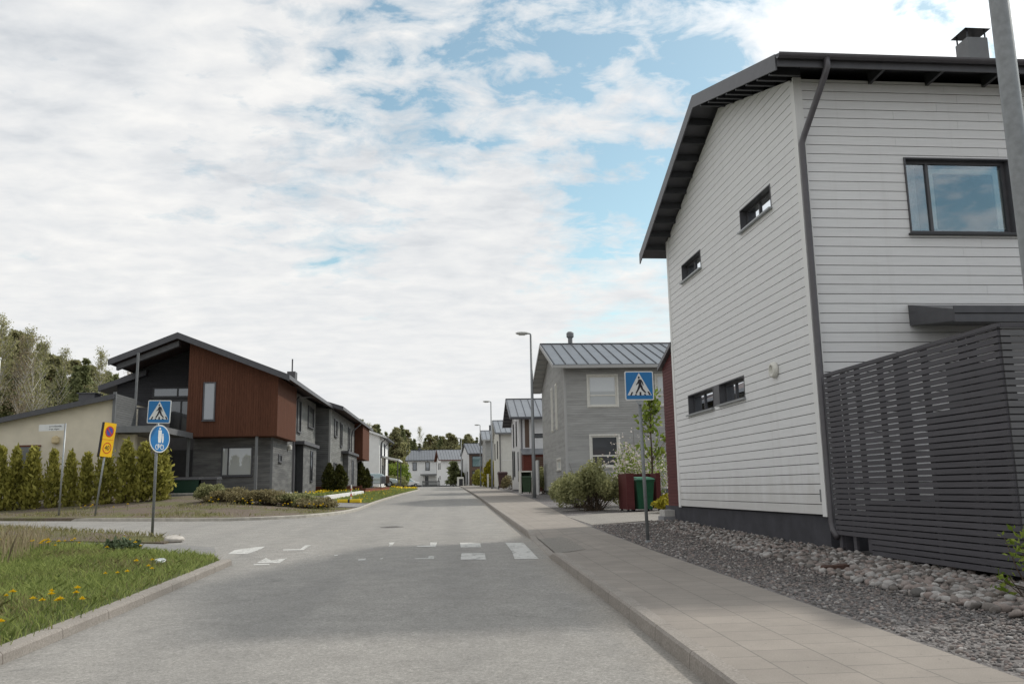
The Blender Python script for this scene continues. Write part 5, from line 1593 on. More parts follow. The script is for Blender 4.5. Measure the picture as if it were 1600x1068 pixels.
# litter and rock
b = MB()
for k in range(14):
    a = [random.uniform(-.09, .09) for _ in range(2)]
    pts = [(a[0] + random.uniform(-.09, .09), a[1] + random.uniform(-.07, .07), random.uniform(.03, .15)) for _ in range(4)]
    b.add(pts, [(0, 1, 2), (0, 3, 1), (0, 2, 3), (1, 3, 2)])
o = b.build('litter', M['litter']); o.location = (-3.85, 13.1, hgrass(-3.85, 13.1)); o.scale = (.65, .65, .65); tag(o, 'crumpled white plastic litter lying in the grass near the kerb corner', 'litter')
def rock_mesh(seed, sub=2, amp=.22, facet=True):
    bm_ = bmesh.new(); bmesh.ops.create_icosphere(bm_, subdivisions=sub, radius=1)
    r_ = random.Random(seed); d_ = [Vector((r_.gauss(0, 1), r_.gauss(0, 1), r_.gauss(0, 1))).normalized() for _ in range(7)]
    for v_ in bm_.verts:
        k = sum(max(0, v_.co.normalized().dot(q)) ** 3 * (1 if i % 2 else -1) for i, q in enumerate(d_))
        v_.co *= 1 + amp * k
    cuts = [(Vector((r_.gauss(0, 1), r_.gauss(0, 1), r_.gauss(0, 1))).normalized(), r_.uniform(.55, .9)) for _ in range(9)] if facet else []
    for q, h_ in cuts:
        for v_ in bm_.verts:
            e_ = v_.co.dot(q) - h_
            if e_ > 0: v_.co -= q * e_ * .92
    V = np.array([v_.co[:] for v_ in bm_.verts]); F_ = np.array([[v_.index for v_ in f.verts] for f in bm_.faces]); bm_.free()
    return V, F_
V, F_ = rock_mesh(3, 3, .25)
o = npmesh('rock', V * np.array([.24, .17, .10]), F_, M['rock']); o.location = (-5.45, 19.25, gz(19.2) + .06); tag(o, 'pale flat boulder at the tip of the left verge', 'rock')

# parked car half hidden on the left
def car(label, loc, rz, paint):
    T = thing('parked_car', label, 'car', loc, rz)
    side = [(-2.1, .35), (2.1, .35), (2.15, .62), (2.0, .80), (1.15, .92), (.45, 1.38), (-1.0, 1.42), (-1.85, 1.0), (-2.15, .9)]
    b = MB()
    n = len(side); ws = [.78, .78, .80, .78, .80, .62, .62, .78, .78]
    vs = [(x, -w, z) for (x, z), w in zip(side, ws)] + [(x, w, z) for (x, z), w in zip(side, ws)]
    b.add(vs, [tuple(range(n)), tuple(range(n, 2 * n))[::-1]] + [(i, n + i, n + (i + 1) % n, (i + 1) % n) for i in range(n)])
    bo = b.build('body', paint, T)
    md = bo.modifiers.new('soft_edges', 'BEVEL'); md.width = .06; md.segments = 3
    for sgn in (-1, 1):
        b = MB(); b.add([(1.0, sgn * .815, .94), (.42, sgn * .66, 1.33), (-.95, sgn * .66, 1.36), (-1.6, sgn * .80, 1.0), (1.0, sgn * .79, .94), (.42, sgn * .635, 1.33), (-.95, sgn * .635, 1.36), (-1.6, sgn * .775, 1.0)], [(0, 1, 2, 3), (7, 6, 5, 4), (0, 4, 5, 1), (1, 5, 6, 2), (2, 6, 7, 3), (3, 7, 4, 0)]); b.build('side_window', M['glass_teal'], T)
    b = MB(); b.add([(1.12, -.68, .955), (1.12, .68, .955), (.50, .56, 1.365), (.50, -.56, 1.365), (1.14, -.68, .975), (1.14, .68, .975), (.52, .56, 1.385), (.52, -.56, 1.385)], [(0, 3, 2, 1), (4, 5, 6, 7), (0, 1, 5, 4), (1, 2, 6, 5), (2, 3, 7, 6), (3, 0, 4, 7)]); b.build('windscreen', M['glass_teal'], T)
    b = MB(); b.add([(-1.83, -.66, 1.03), (-1.83, .66, 1.03), (-1.06, .56, 1.41), (-1.06, -.56, 1.41), (-1.85, -.66, 1.05), (-1.85, .66, 1.05), (-1.08, .56, 1.43), (-1.08, -.56, 1.43)], [(0, 1, 2, 3), (7, 6, 5, 4), (0, 4, 5, 1), (1, 5, 6, 2), (2, 6, 7, 3), (3, 7, 4, 0)]); b.build('rear_window', M['glass_teal'], T)
    for x in (-1.3, 1.3):
        for y in (-.74, .74):
            b = MB(); b.tube([(x, y - .1, .31), (x, y + .1, .31)], .31, 20); w = b.build('wheel', M['rubber'], T)
            b = MB(); b.tube([(x, y - .105, .31), (x, y + .105, .31)], .19, 16); b.build('rim', M['galv'], w)
    for y in (-.6, .6):
        b = MB(); b.box(2.02, 2.10, y - .14, y + .14, .66, .78); b.build('headlight', M['white_plastic'], T)
    return T
car('pale silver car parked before the left white gable, half hidden', (-5.6, 90.5, hleft(-5.6, 90.5)), R(8), M['car_paint'])
car('white car parked far off beside the end-of-street porch', (-4.2, 160, 2.05), R(20), M['car_white'])
# fence and planters at the street end
T = thing('picket_fence', 'pale slatted fence in front of the long white house', 'fence', (-1.6, 168, 2.05))
b = MB()
for k in range(22): b.box(k * .2, k * .2 + .12, 0, .03, 0, 1.15)
b.build('slat', M['fence_gray'], T)
b = MB(); b.box(0, 4.4, .032, .07, .25, .35); b.box(0, 4.4, .032, .07, .85, .95); b.build('rail', M['fence_gray'], T)

# ------------------------------------------------------------------ vegetation
def leaves(P, size, aspect=1.8, up=.3, jit=.35, r_=rng, dirs=None):
    """one quad leaf per point, random orientation"""
    n = len(P)
    a = r_.normal(size=(n, 3)) if dirs is None else dirs + r_.normal(size=(n, 3)) * jit
    a[:, 2] += up * r_.random(n) if dirs is None else 0
    a /= np.linalg.norm(a, axis=1)[:, None] + 1e-9
    c_ = r_.normal(size=(n, 3)); b_ = np.cross(a, c_); b_ /= np.linalg.norm(b_, axis=1)[:, None] + 1e-9
    s_ = size * (.6 + .8 * r_.random(n))[:, None]
    A = a * s_ * aspect / 2; B = b_ * s_ / 2
    V = np.stack([P - A, P + B * .9 - A * .1, P + A, P - B * .9 - A * .1], 1).reshape(-1, 3)
    return V, np.arange(4 * n).reshape(-1, 4)
def columnar(hgt, rad, n, size, mat, name='thuja', label='', cat='shrub', seed=0, prof=None, ragged=.07):
    r_ = np.random.default_rng(seed)
    T = thing(name, label, cat)
    t_ = r_.random(n) ** .85
    prof_ = (lambda t: np.clip(np.minimum(.55 + t * 2.2, 1.0), 0, 1) * np.clip((1 - t) * 1.9, 0, 1) ** .62) if prof is None else prof
    ang = r_.random(n) * 2 * np.pi
    lump = 1 + .16 * np.sin(ang * 3 + t_ * 9 + seed) + .12 * np.sin(ang * 5 - t_ * 17) + .14 * np.sin(t_ * 31 + ang * 2)
    rr = rad * prof_(t_) * lump * (1 - .6 * r_.random(n) ** 2.0)
    P = np.stack([rr * np.cos(ang), rr * np.sin(ang), t_ * hgt * .98 + .06], 1)
    P += r_.normal(size=P.shape) * rad * ragged
    dirs = np.stack([np.cos(ang) * .5, np.sin(ang) * .5, np.full(n, .9)], 1)
    V, F_ = leaves(P, size, 2.0, dirs=dirs, jit=.45, r_=r_)
    npmesh('crown', V, F_, mat, T)
    b = MB(); b.tube([(0, 0, -.1), (.02, 0, hgt * .5), (0, .02, hgt * .85)], [rad * .12, rad * .08, rad * .03], 7); b.build('trunk', M['bark'], T)
    return T
# thuja hedge behind the far kerb
th = [columnar(2.4, .40, 1500, .105, M['thuja'], label='x', seed=s_, prof=lambda t: np.clip(.45 + t * 2.6, 0, 1) * np.clip((1 - t) * 1.25, 0, 1) ** .8, ragged=.16) for s_ in (1, 2, 3)]
for T in th: T['group'] = 'thujas in the hedge before the cream wall'
hedge = [(-16.93, 1.0, .9, 'thuja at the left photo edge, left of the outbuilding door'), (-16.37, .98, 1.0, 'thuja just left of the outbuilding door'), (-15.73, .97, 1.05, 'thuja growing right in front of the outbuilding door'), (-14.94, .90, .9, 'thuja directly behind the street name pole'), (-14.27, .84, .8, 'slim thuja right of the street name pole'), (-13.66, .82, .9, 'shortest thuja, left of the leaning yellow sign'), (-12.95, 1.02, 1.1, 'thuja right behind the leaning yellow sign'), (-12.14, .97, 1.15, 'thuja right of the yellow sign at the outbuilding corner'), (-11.46, .92, 1.1, 'thuja left of the round blue path sign'), (-10.80, .94, 1.2, 'right end thuja of the hedge, beside the dark green bin'), (-17.6, .95, 1.0, 'thuja at the very left end of the hedge')]
for i, (x, hs_, ws_, lb) in enumerate(hedge):
    loc = (x, 36.0, hleft(x, 36.0) - .03)
    sc_v = (ws_ * random.uniform(.84, 1.05), ws_ * random.uniform(.84, 1.05), hs_ * random.uniform(.97, 1.04))
    if i < 3: place(th[i], loc, i * 1.3, sc_v); th[i]['label'] = lb
    else: dup(th[i % 3], loc, i * 2.1, sc_v, lb)
# small dark thujas by the second house
tp = [columnar(1.75, .40, 3000, .08, M['thuja_dark'], label='x', seed=s_) for s_ in (5, 6)]
place(tp[0], (-6.3, 55.0, 1.28), 0, (1.0, 1.0, 1.02)); tp[0]['label'] = 'left one of two small dark thujas before the second grey house'
place(tp[1], (-5.68, 55.2, 1.28), 1, (1.1, 1.1, .98)); tp[1]['label'] = 'right one of two small dark thujas before the second grey house'
dup(tp[0], (-5.85, 73.5, 1.45), 2, (1.25, 1.25, 1.3), 'dark thuja in front of the left white gable')
dup(tp[1], (-5.35, 74.0, 1.45), 3, (.9, .9, 1.0), 'smaller thuja at the side of the dark one by the grey bin')

def bush(label, loc, rx, ry, hgt, n, size, mat, twigs=60, seed=0, name='shrub', cat='shrub', scale_z=1.0, twmat='bark', round_=.6, second=None):
    r_ = np.random.default_rng(seed)
    T = thing(name, label, cat, loc)
    k = 26
    # clumps spread through a dome
    ca_ = r_.random(k) * 2 * np.pi; cr__ = np.sqrt(r_.random(k)); ch = r_.random(k)
    dome = np.sqrt(np.clip(1 - (cr__ * .92) ** 2, 0, 1))
    C = np.stack([rx * cr__ * np.cos(ca_), ry * cr__ * np.sin(ca_), hgt * (.15 + .75 * dome * (.35 + .65 * ch))], 1)
    idx = r_.integers(0, k, n)
    q = r_.normal(size=(n, 3)); q /= np.linalg.norm(q, axis=1)[:, None]
    q *= (r_.random(n) ** .45)[:, None] * np.array([rx * .34, ry * .34, hgt * .24])
    P = C[idx] + q
    P[:, 2] = np.clip(P[:, 2], .02, None)
    V, F_ = leaves(P, size, 1.9, up=.8, r_=r_)
    npmesh('crown', V, F_, mat, T)
    if second:
        m_ = int(n * second[1]); idx = r_.integers(0, k, m_); q = r_.normal(size=(m_, 3)) * np.array([rx * .25, ry * .25, hgt * .16])
        V, F_ = leaves(C[idx] + q, second[2], 1.2, r_=r_); npmesh('blossom', V, F_, second[0], T)
    b = MB()
    for i in range(twigs):
        a = C[r_.integers(0, k)]; base = np.array([r_.normal() * rx * .18, r_.normal() * ry * .18, -.05])
        e = a + r_.normal(size=3) * np.array([rx, ry, hgt]) * .16; mid_ = (base + e) / 2 + r_.normal(size=3) * .04
        b.tube([base, mid_, e], [.010, .007, .003], 4, False)
    b.build('stems', M[twmat], T)
    return T
bush('large rounded grey-green shrub beside the dark red bin shelter', (5.15, 27.2, hright(5.2, 27)), .95, 1.0, 1.55, 9000, .055, M['willow'], 90, 21)
bush('lower grey-green shrub at the pavement side of the large rounded one', (5.15, 29.6, hright(5.2, 29.6)), .9, 1.5, 1.3, 6500, .055, M['willow'], 70, 22)
bush('pale blossoming bush under the grey house window', (7.35, 30.0, hright(7, 30)), 1.15, 1.1, 2.35, 1300, .06, M['young'], 110, 23, second=(M['blossom'], 1.25, .07))
# young tree with bright leaves
def young_tree(label, loc, hgt, mat, seed, n=1500, size=.085, rad=.8, name='young_tree', bark='bark', bare=0):
    r_ = np.random.default_rng(seed)
    T = thing(name, label, 'tree', loc)
    b = MB()
    top = Vector((.1, 0, hgt))
    b.tube([(0, 0, -.1), (.04, .02, hgt * .4), (.02, -.03, hgt * .75), top], [.04, .03, .018, .006], 8)
    ends = []
    for i in range(34):
        t_ = .22 + .75 * r_.random(); a = r_.random() * 6.283
        o_ = np.array([.04 * t_, 0, hgt * t_]); L_ = rad * (1.05 - t_ * .8) * (.6 + .6 * r_.random())
        e = o_ + np.array([math.cos(a) * L_ * .75, math.sin(a) * L_ * .75, L_ * (.6 + .5 * r_.random())])
        mid_ = (o_ + e) / 2 + np.array([0, 0, -.04])
        b.tube([o_, mid_, e], [.012, .008, .003], 5, False)
        for k in range(8): ends.append(o_ + (e - o_) * (.3 + .75 * r_.random()) + r_.normal(size=3) * .05)
    b.build('trunk', M[bark], T)
    E_ = np.array(ends)
    P = E_[r_.integers(0, len(E_), n)] + r_.normal(size=(n, 3)) * .055
    V, F_ = leaves(P, size, 1.5, r_=r_)
    npmesh('crown', V, F_, mat, T)
    return T
young_tree('slim young tree with bright green leaves behind the red bin shelter', (7.15, 27.6, hright(7, 27)), 3.5, M['young'], 31, 620, .10, 1.35)
bush('yellow-green low plant in front of the deep red wing', (6.9, 24.2, hright(6.9, 24)), .55, .6, .55, 1200, .06, M['yellowleaf'], 30, 24)
# leafy shrub leaning in at the right edge
bush('leafy spring shrub before the charcoal fence at the right photo edge', (5.35, 7.15, hright(5.2, 7.2)), .42, .40, .72, 520, .036, M['young'], 70, 25, twmat='bark')
# shrubs by the left bed
for i, (x, y, rx, ry, hgt, lb, mt) in enumerate(((-8.45, 34.5, .60, .6, .66, 'round green shrub at the left end of the low shrub bed', 'willow'), (-7.45, 34.3, 1.05, .7, .58, 'brownish shrub second in the low shrub bed below the dark house', 'brownleaf'), (-6.4, 34.4, 1.05, .7, .64, 'shrub in the middle of the low bed below the pale window', 'brownleaf'), (-5.4, 34.2, 1.0, .7, .56, 'shrub right of the middle in the low bed', 'willow'), (-4.55, 33.9, .85, .7, .48, 'low shrub at the right end of the bed by the driveway', 'brownleaf'))):
    bush(lb, (x, y, hleft(x, y) - .03), rx, ry, hgt, 4200, .05, M[mt], 110, 40 + i)
# bushes along the right side further up
bush('olive bush between the white bin shelter and the lamp', (6.9, 52.5, gz(52) + .12), .6, .6, 1.5, 2400, .09, M['willow'], 40, 51)
bush('low bush beside the brown bin', (7.0, 73.5, gz(73) + .12), .9, .8, 1.3, 2400, .09, M['brownleaf'], 40, 52)
bush('low green bush at the foot of the white and brown house', (6.9, 61.2, gz(61) + .12), .5, .6, .8, 1500, .09, M['willow'], 30, 53)
T = columnar(3.1, .95, 2600, .16, M['yellowleaf'], 'clipped_bush', 'tall clipped yellow-green bush before the grey house up the street', 'shrub', 61); place(T, (7.15, 103, gz(103) + .1))
T = columnar(2.6, 1.0, 2000, .18, M['thuja'], 'clipped_bush', 'clipped bush in front of the corner glazing at the street end', 'shrub', 62); place(T, (8.1, 147.5, gz(147) + .1))
bush('large green bush on the left before the long white house', (-5.3, 128, 2.0), 2.6, 2.2, 3.4, 4200, .20, M['young'], 60, 54)
bush('long low hedge-like bush left of the street end', (-5.8, 118, 1.9), 2.4, 1.6, 1.5, 3000, .16, M['willow'], 40, 55)
young_tree('young tree with sparse leaves against the long white house', (-3.9, 131, 1.95), 6.5, M['birchleaf'], 56, 1400, .2, 1.9)
bush('bush right of the little spruce at the street end', (5.0, 156, 2.05), 1.4, 1.2, 2.9, 2600, .2, M['thuja_dark'], 40, 57)

# ---- forest trees
def spruce(hgt, n, seed, label='x'):
    r_ = np.random.default_rng(seed)
    T = thing('spruce_tree', label, 'tree')
    rad = hgt * .17
    tiers = int(hgt * 1.7)
    P, D_ = [], []
    for i in range(tiers):
        t_ = .12 + .88 * (i + r_.random()) / tiers
        rr = rad * (1 - t_) ** .8 * (.75 + .5 * r_.random()) + .12
        nb = max(4, int(11 * (1 - t_) + 4))
        for k in range(nb):
            a = r_.random() * 6.283; m_ = max(3, int(n / tiers / nb))
            s_ = .15 + .85 * r_.random(m_)
            L_ = rr * (.65 + .5 * r_.random())
            P.append(np.stack([np.cos(a) * s_ * L_, np.sin(a) * s_ * L_, t_ * hgt - s_ * L_ * .35 + s_ ** 2 * L_ * .15], 1) + r_.normal(size=(m_, 3)) * .12)
            D_.append(np.tile([math.cos(a), math.sin(a), -.35], (m_, 1)))
    P, D_ = np.concatenate(P), np.concatenate(D_)
    V, F_ = leaves(P, .34, 2.2, dirs=D_, jit=.5, r_=r_)
    npmesh('crown', V, F_, M['spruce'], T)
    b = MB(); b.tube([(0, 0, -.5), (0, 0, hgt * .6), (0, 0, hgt)], [hgt * .014, hgt * .008, .02], 7); b.build('trunk', M['bark'], T)
    return T
def pine(hgt, n, seed, mat='pine', label='x', low=.45):
    r_ = np.random.default_rng(seed)
    T = thing('pine_tree', label, 'tree')
    b = MB(); b.tube([(0, 0, -.5), (.15, .1, hgt * .4), (0, 0, hgt * .95)], [hgt * .014, hgt * .011, .04], 8)
    P = []
    m_ = 34
    for i in range(m_):
        t_ = low + (1 - low) * ((i + r_.random()) / m_); a = r_.random() * 6.283
        L_ = hgt * .17 * (1.15 - t_) / (1 - low) ** .5 * (.5 + .7 * r_.random()) * 1.4
        e = np.array([math.cos(a) * L_, math.sin(a) * L_, hgt * t_ + L_ * .25])
        b.tube([(0, 0, hgt * t_ - .1), e * np.array([.5, .5, 1]) + np.array([0, 0, -.1]), e], [.07, .05, .02], 5, False)
        k = n // m_
        q = r_.normal(size=(k, 3)) * np.array([.24, .24, .13]) * max(1.2, L_) * 1.05
        P.append(e * np.array([.8, .8, 1]) + q)
    b.build('trunk', M['bark_pine'], T)
    V, F_ = leaves(np.concatenate(P), .32, 1.9, r_=r_)
    npmesh('crown', V, F_, M[mat], T)
    return T
def birch(hgt, n, seed, leafmat='birchleaf', label='x', lean=.0, fuzz=1.0):
    r_ = np.random.default_rng(seed)
    T = thing('birch_tree', label, 'tree')
    b = MB(); lx = lean * hgt
    trunk = [np.array([lx * t_ ** 1.3 + .15 * math.sin(t_ * 5 + seed), .15 * math.cos(t_ * 4 + seed), hgt * t_]) for t_ in np.linspace(-.03, 1, 9)]
    b.tube(trunk, [hgt * .0105 * (1 - .9 * k / 8) + .012 for k in range(9)], 7)
    tw, P = MB(), []
    for i in range(46):
        t_ = .42 + .57 * r_.random(); a = r_.random() * 6.283
        o_ = np.array([lx * t_ ** 1.3, 0, hgt * t_]); L_ = hgt * .17 * (1.25 - t_) * (.6 + .7 * r_.random())
        e = o_ + np.array([math.cos(a) * L_ * .7, math.sin(a) * L_ * .7, L_ * (.75 + .4 * r_.random())])
        b.tube([o_, (o_ + e) / 2 + np.array([0, 0, -.1]), e], [.05, .035, .012], 4, False)
        for k in range(6):
            s_ = .3 + .7 * r_.random(); p0 = o_ + (e - o_) * s_
            p1 = p0 + r_.normal(size=3) * np.array([.5, .5, .4]) * L_ * .4 + np.array([0, 0, L_ * .2])
            tw.tube([p0, p1], [.016, .006], 3, False)
            P.append(p0 + (p1 - p0) * r_.random((max(2, n // 276), 1)) + r_.normal(size=(max(2, n // 276), 3)) * .25 * fuzz)
    b.build('trunk', M['bark_pale'], T)
    tw.build('twigs', M['twig_gray'], T)
    V, F_ = leaves(np.concatenate(P), .12, 1.6, r_=r_)
    npmesh('crown', V, F_, M[leafmat], T)
    return T
SP = [spruce(18, 5200, 101), spruce(16, 4200, 102)]
PN_ = [pine(18, 4200, 111), pine(17, 3600, 112, low=.6)]
BI = [birch(18, 2400, 121), birch(19, 1900, 122, 'birchleaf', 'x', .10), birch(17, 2200, 123, 'russet', 'x', .05)]
used = {}
desc = {'spruce_tree': 'dark pointed spruce', 'pine_tree': 'pine with clumped needles', 'birch_tree': 'pale-trunked birch coming into leaf'}
def put_tree(proto, x, y, s_, rz, label, group):
    z = gz(min(y, 200)) + .3
    loc = (x, y, z)
    if proto.name not in used:
        used[proto.name] = 1
        place(proto, loc, rz, s_); proto['label'] = label; proto['group'] = group
        return proto
    return dup(proto, loc, rz, s_, label, group)
rf = random.Random(5)
GA = 'trees in the wood behind the outbuilding'
def XatPx(px, Y): return (px - 672.7) / 1338.6 * Y * 1.06
# left wood: rows of birches in front, conifers behind
left_trees = []
for row, (y, ks) in enumerate(((86, ['b1', 'b2', 'b0', 'b2']), (92, ['b0', 'b1', 's1', 'b2']), (98, ['p0', 's0', 'b0', 's1']), (105, ['s0', 'p1', 's1', 'p0']), (113, ['p0', 's0', 'p1', 'b0']))):
    x0, x1 = -.535 * y, -.315 * y
    k = 0
    x = x0
    while x < x1:
        f_ = (x - x0) / (x1 - x0)
        top = y * (.186 - .048 * max(0.0, f_ - .28) / .72) * rf.choice((1.0, .97, .93, .86)) - (0 if row < 2 else y * .012)
        kk = ks[k % 4] if row < 2 or rf.random() < .7 else rf.choice(ks)
        if f_ > .6 and kk[0] == 'b' and rf.random() < .6: kk = rf.choice(['s1', 'p0', 's0'])
        left_trees.append((kk, x + rf.uniform(-.6, .6), y + rf.uniform(-2, 2), top / 17.5))
        x += rf.uniform(1.9, 2.9); k += 1
prot = {'b0': BI[0], 'b1': BI[1], 'b2': BI[2], 's0': SP[0], 's1': SP[1], 'p0': PN_[0], 'p1': PN_[1]}
kinds = {'b0': 'pale-trunked birch with fresh olive leaves', 'b1': 'leaning pale birch with thin twigs', 'b2': 'nearly bare russet birch', 's0': 'dark pointed spruce', 's1': 'shorter dark spruce', 'p0': 'bushy pine', 'p1': 'tall pine with high crown'}
for i, (k, x, y, s_) in enumerate(left_trees):
    put_tree(prot[k], x, y, s_, rf.random() * 6, kinds[k] + ' in the wood behind the outbuilding', 'trees in the wood on the left, ' + kinds[k])
far_trees = []
for i in range(165):
    x = -40 + (i % 55) * 1.36 + rf.uniform(-.8, .8)
    y = rf.uniform(218, 232) if i < 55 else rf.uniform(236, 265)
    k = rf.choice(['s0', 's1', 'p0', 's1', 's0', 's0', 'b1', 'b2' if x < -8 else 'p1', 'b0' if x < -10 else 's1'])
    base = .86 if x < -14 else (.80 if x < -6 else .70)
    far_trees.append((k, x * 1.0, y, base * (rf.uniform(.80, .98) if i % 4 else rf.uniform(1.0, 1.15))))
for i in range(70):                  # a lower front fringe closes the gaps of the treeline
    x = -30 + i * .82 + rf.uniform(-.5, .5)
    far_trees.append((rf.choice(['s1', 's0', 'p0', 's1', 'p0', 'b2' if x < 0 else 's0']), x, rf.uniform(206, 216), (.72 if x < -6 else .64) * rf.uniform(.85, 1.08)))
for k, x, y, s_ in far_trees:
    put_tree(prot[k], x, y, s_, rf.random() * 6, kinds[k] + ' in the far wood at the street end', 'trees in the far wood, ' + kinds[k])
T = spruce(4.2, 1500, 131, 'little dark spruce standing before the small white house'); place(T, (4.0, 153.5, 2.0), 0, (1.5, 1.5, 1.0))

# ---- grass, straw, dandelions, stones
def in_poly(P, poly):
    x, y = P[:, 0], P[:, 1]; ins = np.zeros(len(P), bool); n = len(poly)
    for i in range(n):
        x0, y0 = poly[i]; x1, y1 = poly[(i + 1) % n]
        c_ = ((y0 > y) != (y1 > y)) & (x < (x1 - x0) * (y - y0) / (y1 - y0 + 1e-12) + x0)
        ins ^= c_
    return ins
def blades(name, P, hgt, width, mat, lean=.5, label=None):
    n = len(P)
    a = rng.random(n) * 2 * np.pi
    h = hgt * (.5 + .9 * rng.random(n))
    d_ = np.stack([np.cos(a), np.sin(a), np.zeros(n)], 1)
    l_ = rng.normal(size=(n, 2)) * lean
    tip = P + np.stack([l_[:, 0] * h, l_[:, 1] * h, h], 1)
    midp = P + np.stack([l_[:, 0] * h * .3, l_[:, 1] * h * .3, h * .55], 1)
    w = (width * (.6 + .8 * rng.random(n)))[:, None]
    V = np.stack([P - d_ * w / 2, P + d_ * w / 2, midp + d_ * w * .4, tip, midp - d_ * w * .4], 1).reshape(-1, 3)
    F_ = np.arange(5 * n).reshape(-1, 5)
    o = npmesh(name, V, F_, mat)
    o['kind'] = 'stuff'
    if label: o['label'] = label; o['category'] = 'grass'
    return o
def scatter(poly, n, h):
    xs = [p[0] for p in poly]; ys = [p[1] for p in poly]
    P = np.stack([rng.uniform(min(xs), max(xs), n), rng.uniform(min(ys), max(ys), n)], 1)
    P = P[in_poly(P, poly)]
    return np.array([(x, y, h(x, y)) for x, y in P]) if len(P) else np.zeros((0, 3))
NEAR = [(-3.23, 5.5), (-3.2, 13.9), (-3.5, 14.45), (-4.4, 15.05), (-4.9, 15.85), (-7.9, 18.25), (-10.5, 21), (-10.5, 12), (-5, 5.5)]
P = scatter(NEAR, 90000, hgrass)
# thin out towards the kerb and leave patches
keep = np.array([segdist((x, y), LK) > .05 + .22 * rng.random() for x, y, _ in P]) if len(P) else []
P = P[keep]
pat = np.sin(P[:, 0] * 2.1 + 1) * np.sin(P[:, 1] * 1.6) + rng.normal(size=len(P)) * .5
blades('grass', P[pat > -.55], .085, .010, M['grass_blade'], .55, 'short green grass of the front left lawn')
blades('dry_grass', P[pat <= -.35], .07, .008, M['grass_dull'], .7, 'dull yellowish grass among the front left lawn')
P = scatter([(-9.6, 17.0), (-7.4, 17.6), (-6.6, 16.2), (-6.1, 13.2), (-6.6, 11.8), (-9.0, 12.5)], 2600, hgrass)
blades('straw', P, .40, .008, M['straw'], .28, 'tall dry straw at the left edge of the lawn')
P = scatter(VERGE, 70000, hverge); P = P[P[:, 1] < 32]
blades('verge_grass', P, .10, .014, M['grass_dull'], .5, 'sparse olive grass on the narrow left verge')
FB_ = [(-16, 33.2), (-9, 29.5), (-6.6, 28.6), (-4.8, 29.2), (-3.5, 31.2), (-3.1, 33.4), (-5, 33.2), (-9, 33.6), (-16, 36)]
P = scatter(FB_, 9000, hleft)
pat = np.sin(P[:, 0] * 1.3) + np.sin(P[:, 1] * 2 + P[:, 0]) + rng.normal(size=len(P)) * .6
blades('bed_grass', P[pat > .3], .10, .016, M['grass_dull'], .5, 'sparse grass along the bed behind the far kerb')
SB = [(-2.85, 41.3), (-2.7, 50), (-2.4, 60), (-2.1, 70), (-1.6, 82), (-1.3, 92), (-2.5, 100), (-5, 102), (-4.6, 90), (-4.2, 80), (-4.7, 64), (-4.65, 60), (-4.9, 44), (-4.0, 41.8)]
P = scatter(SB, 26000, hleft)
blades('roadside_grass', P, .10, .028, M['grass_blade'], .5, 'green grass strip along the left kerb up the street')
P = scatter([(-7.0, 43.3), (-5.2, 43.3), (-4.75, 59.5), (-6.6, 59.5)], 3000, lambda x, y: 1.16 + .0131 * (y - 43))
blades('planter_grass', P, .12, .03, M['grass_blade'], .5, 'weeds growing on top of the planter')
def flower_bits(name, P, size, label):
    P = P.copy(); P[:, 2] += .14 + .06 * rng.random(len(P))
    V, F_ = leaves(P, size, 1.2)
    o = npmesh(name, V, F_, M['petal']); o['kind'] = 'stuff'; o['label'] = label
flower_bits('yellow_flowers', scatter(SB, 230, hleft), .07, 'many small yellow flowers in the roadside grass')
flower_bits('yellow_flowers', scatter([(-3.6, 92), (-1.3, 91), (-1.6, 98), (-3.4, 101), (-5, 101)], 150, hleft), .2, 'dense yellow flower patch near the street end')
flower_bits('yellow_flowers', scatter([(-7.0, 43.3), (-5.2, 43.3), (-4.75, 59.5), (-6.6, 59.5)], 130, lambda x, y: 1.16 + .0131 * (y - 43)), .10, 'yellow flowers on top of the planter')
# dandelions as things
def dandelion():
    T = thing('dandelion', 'yellow dandelion', 'flower')
    b = MB(); b.tube([(0, 0, -.01), (.006, .004, .09), (.004, .01, .155)], .0035, 5); b.build('stem', M['stem'], T)
    n = 46
    a = rng.random(n) * 6.283; q = rng.random(n)
    Pq = np.stack([np.cos(a) * .020 * q, np.sin(a) * .020 * q, .16 + .008 * (1 - q)], 1)
    dr = np.stack([np.cos(a) * (.3 + q), np.sin(a) * (.3 + q), 1.1 - q], 1)
    V, F_ = leaves(Pq, .012, 2.2, dirs=dr, jit=.15); npmesh('flower_head', V, F_, M['petal'], T)
    return T
D0 = dandelion()
spots = []
for px_, py_, k in (((-3.55), 7.6, 3), (-3.45, 8.3, 3), (-3.75, 8.6, 4), (-3.6, 9.1, 4), (-4.2, 7.9, 2), (-4.6, 8.0, 2), (-3.5, 10.9, 3), (-3.45, 11.4, 2), (-6.2, 12.3, 4), (-6.0, 11.6, 4), (-6.4, 15.2, 6), (-6.7, 15.8, 5), (-6.1, 15.6, 4), (-5.5, 16.2, 3), (-7.2, 15.0, 2), (-3.6, 12.1, 2), (-5.0, 14.2, 1), (-7.6, 16.6, 2), (-4.9, 15.0, 2)):
    for _ in range(k): spots.append((px_ + rf.gauss(0, .16), py_ + rf.gauss(0, .16)))
near_kerb = 'yellow dandelion in the lawn close to the left kerb'
far_lawn = 'yellow dandelion further back in the left lawn'
for i, (x, y) in enumerate(spots):
    nearer = x > -5
    lbl = near_kerb if nearer else far_lawn
    grp = 'dandelions near the left kerb' if nearer else 'dandelions at the back of the left lawn'
    loc = (x, y, hgrass(x, y)); s_ = rf.uniform(.85, 1.2)
    if i == 0: place(D0, loc, 0, s_); D0['label'] = lbl; D0['group'] = grp
    else: dup(D0, loc, rf.random() * 6, s_, lbl, grp)
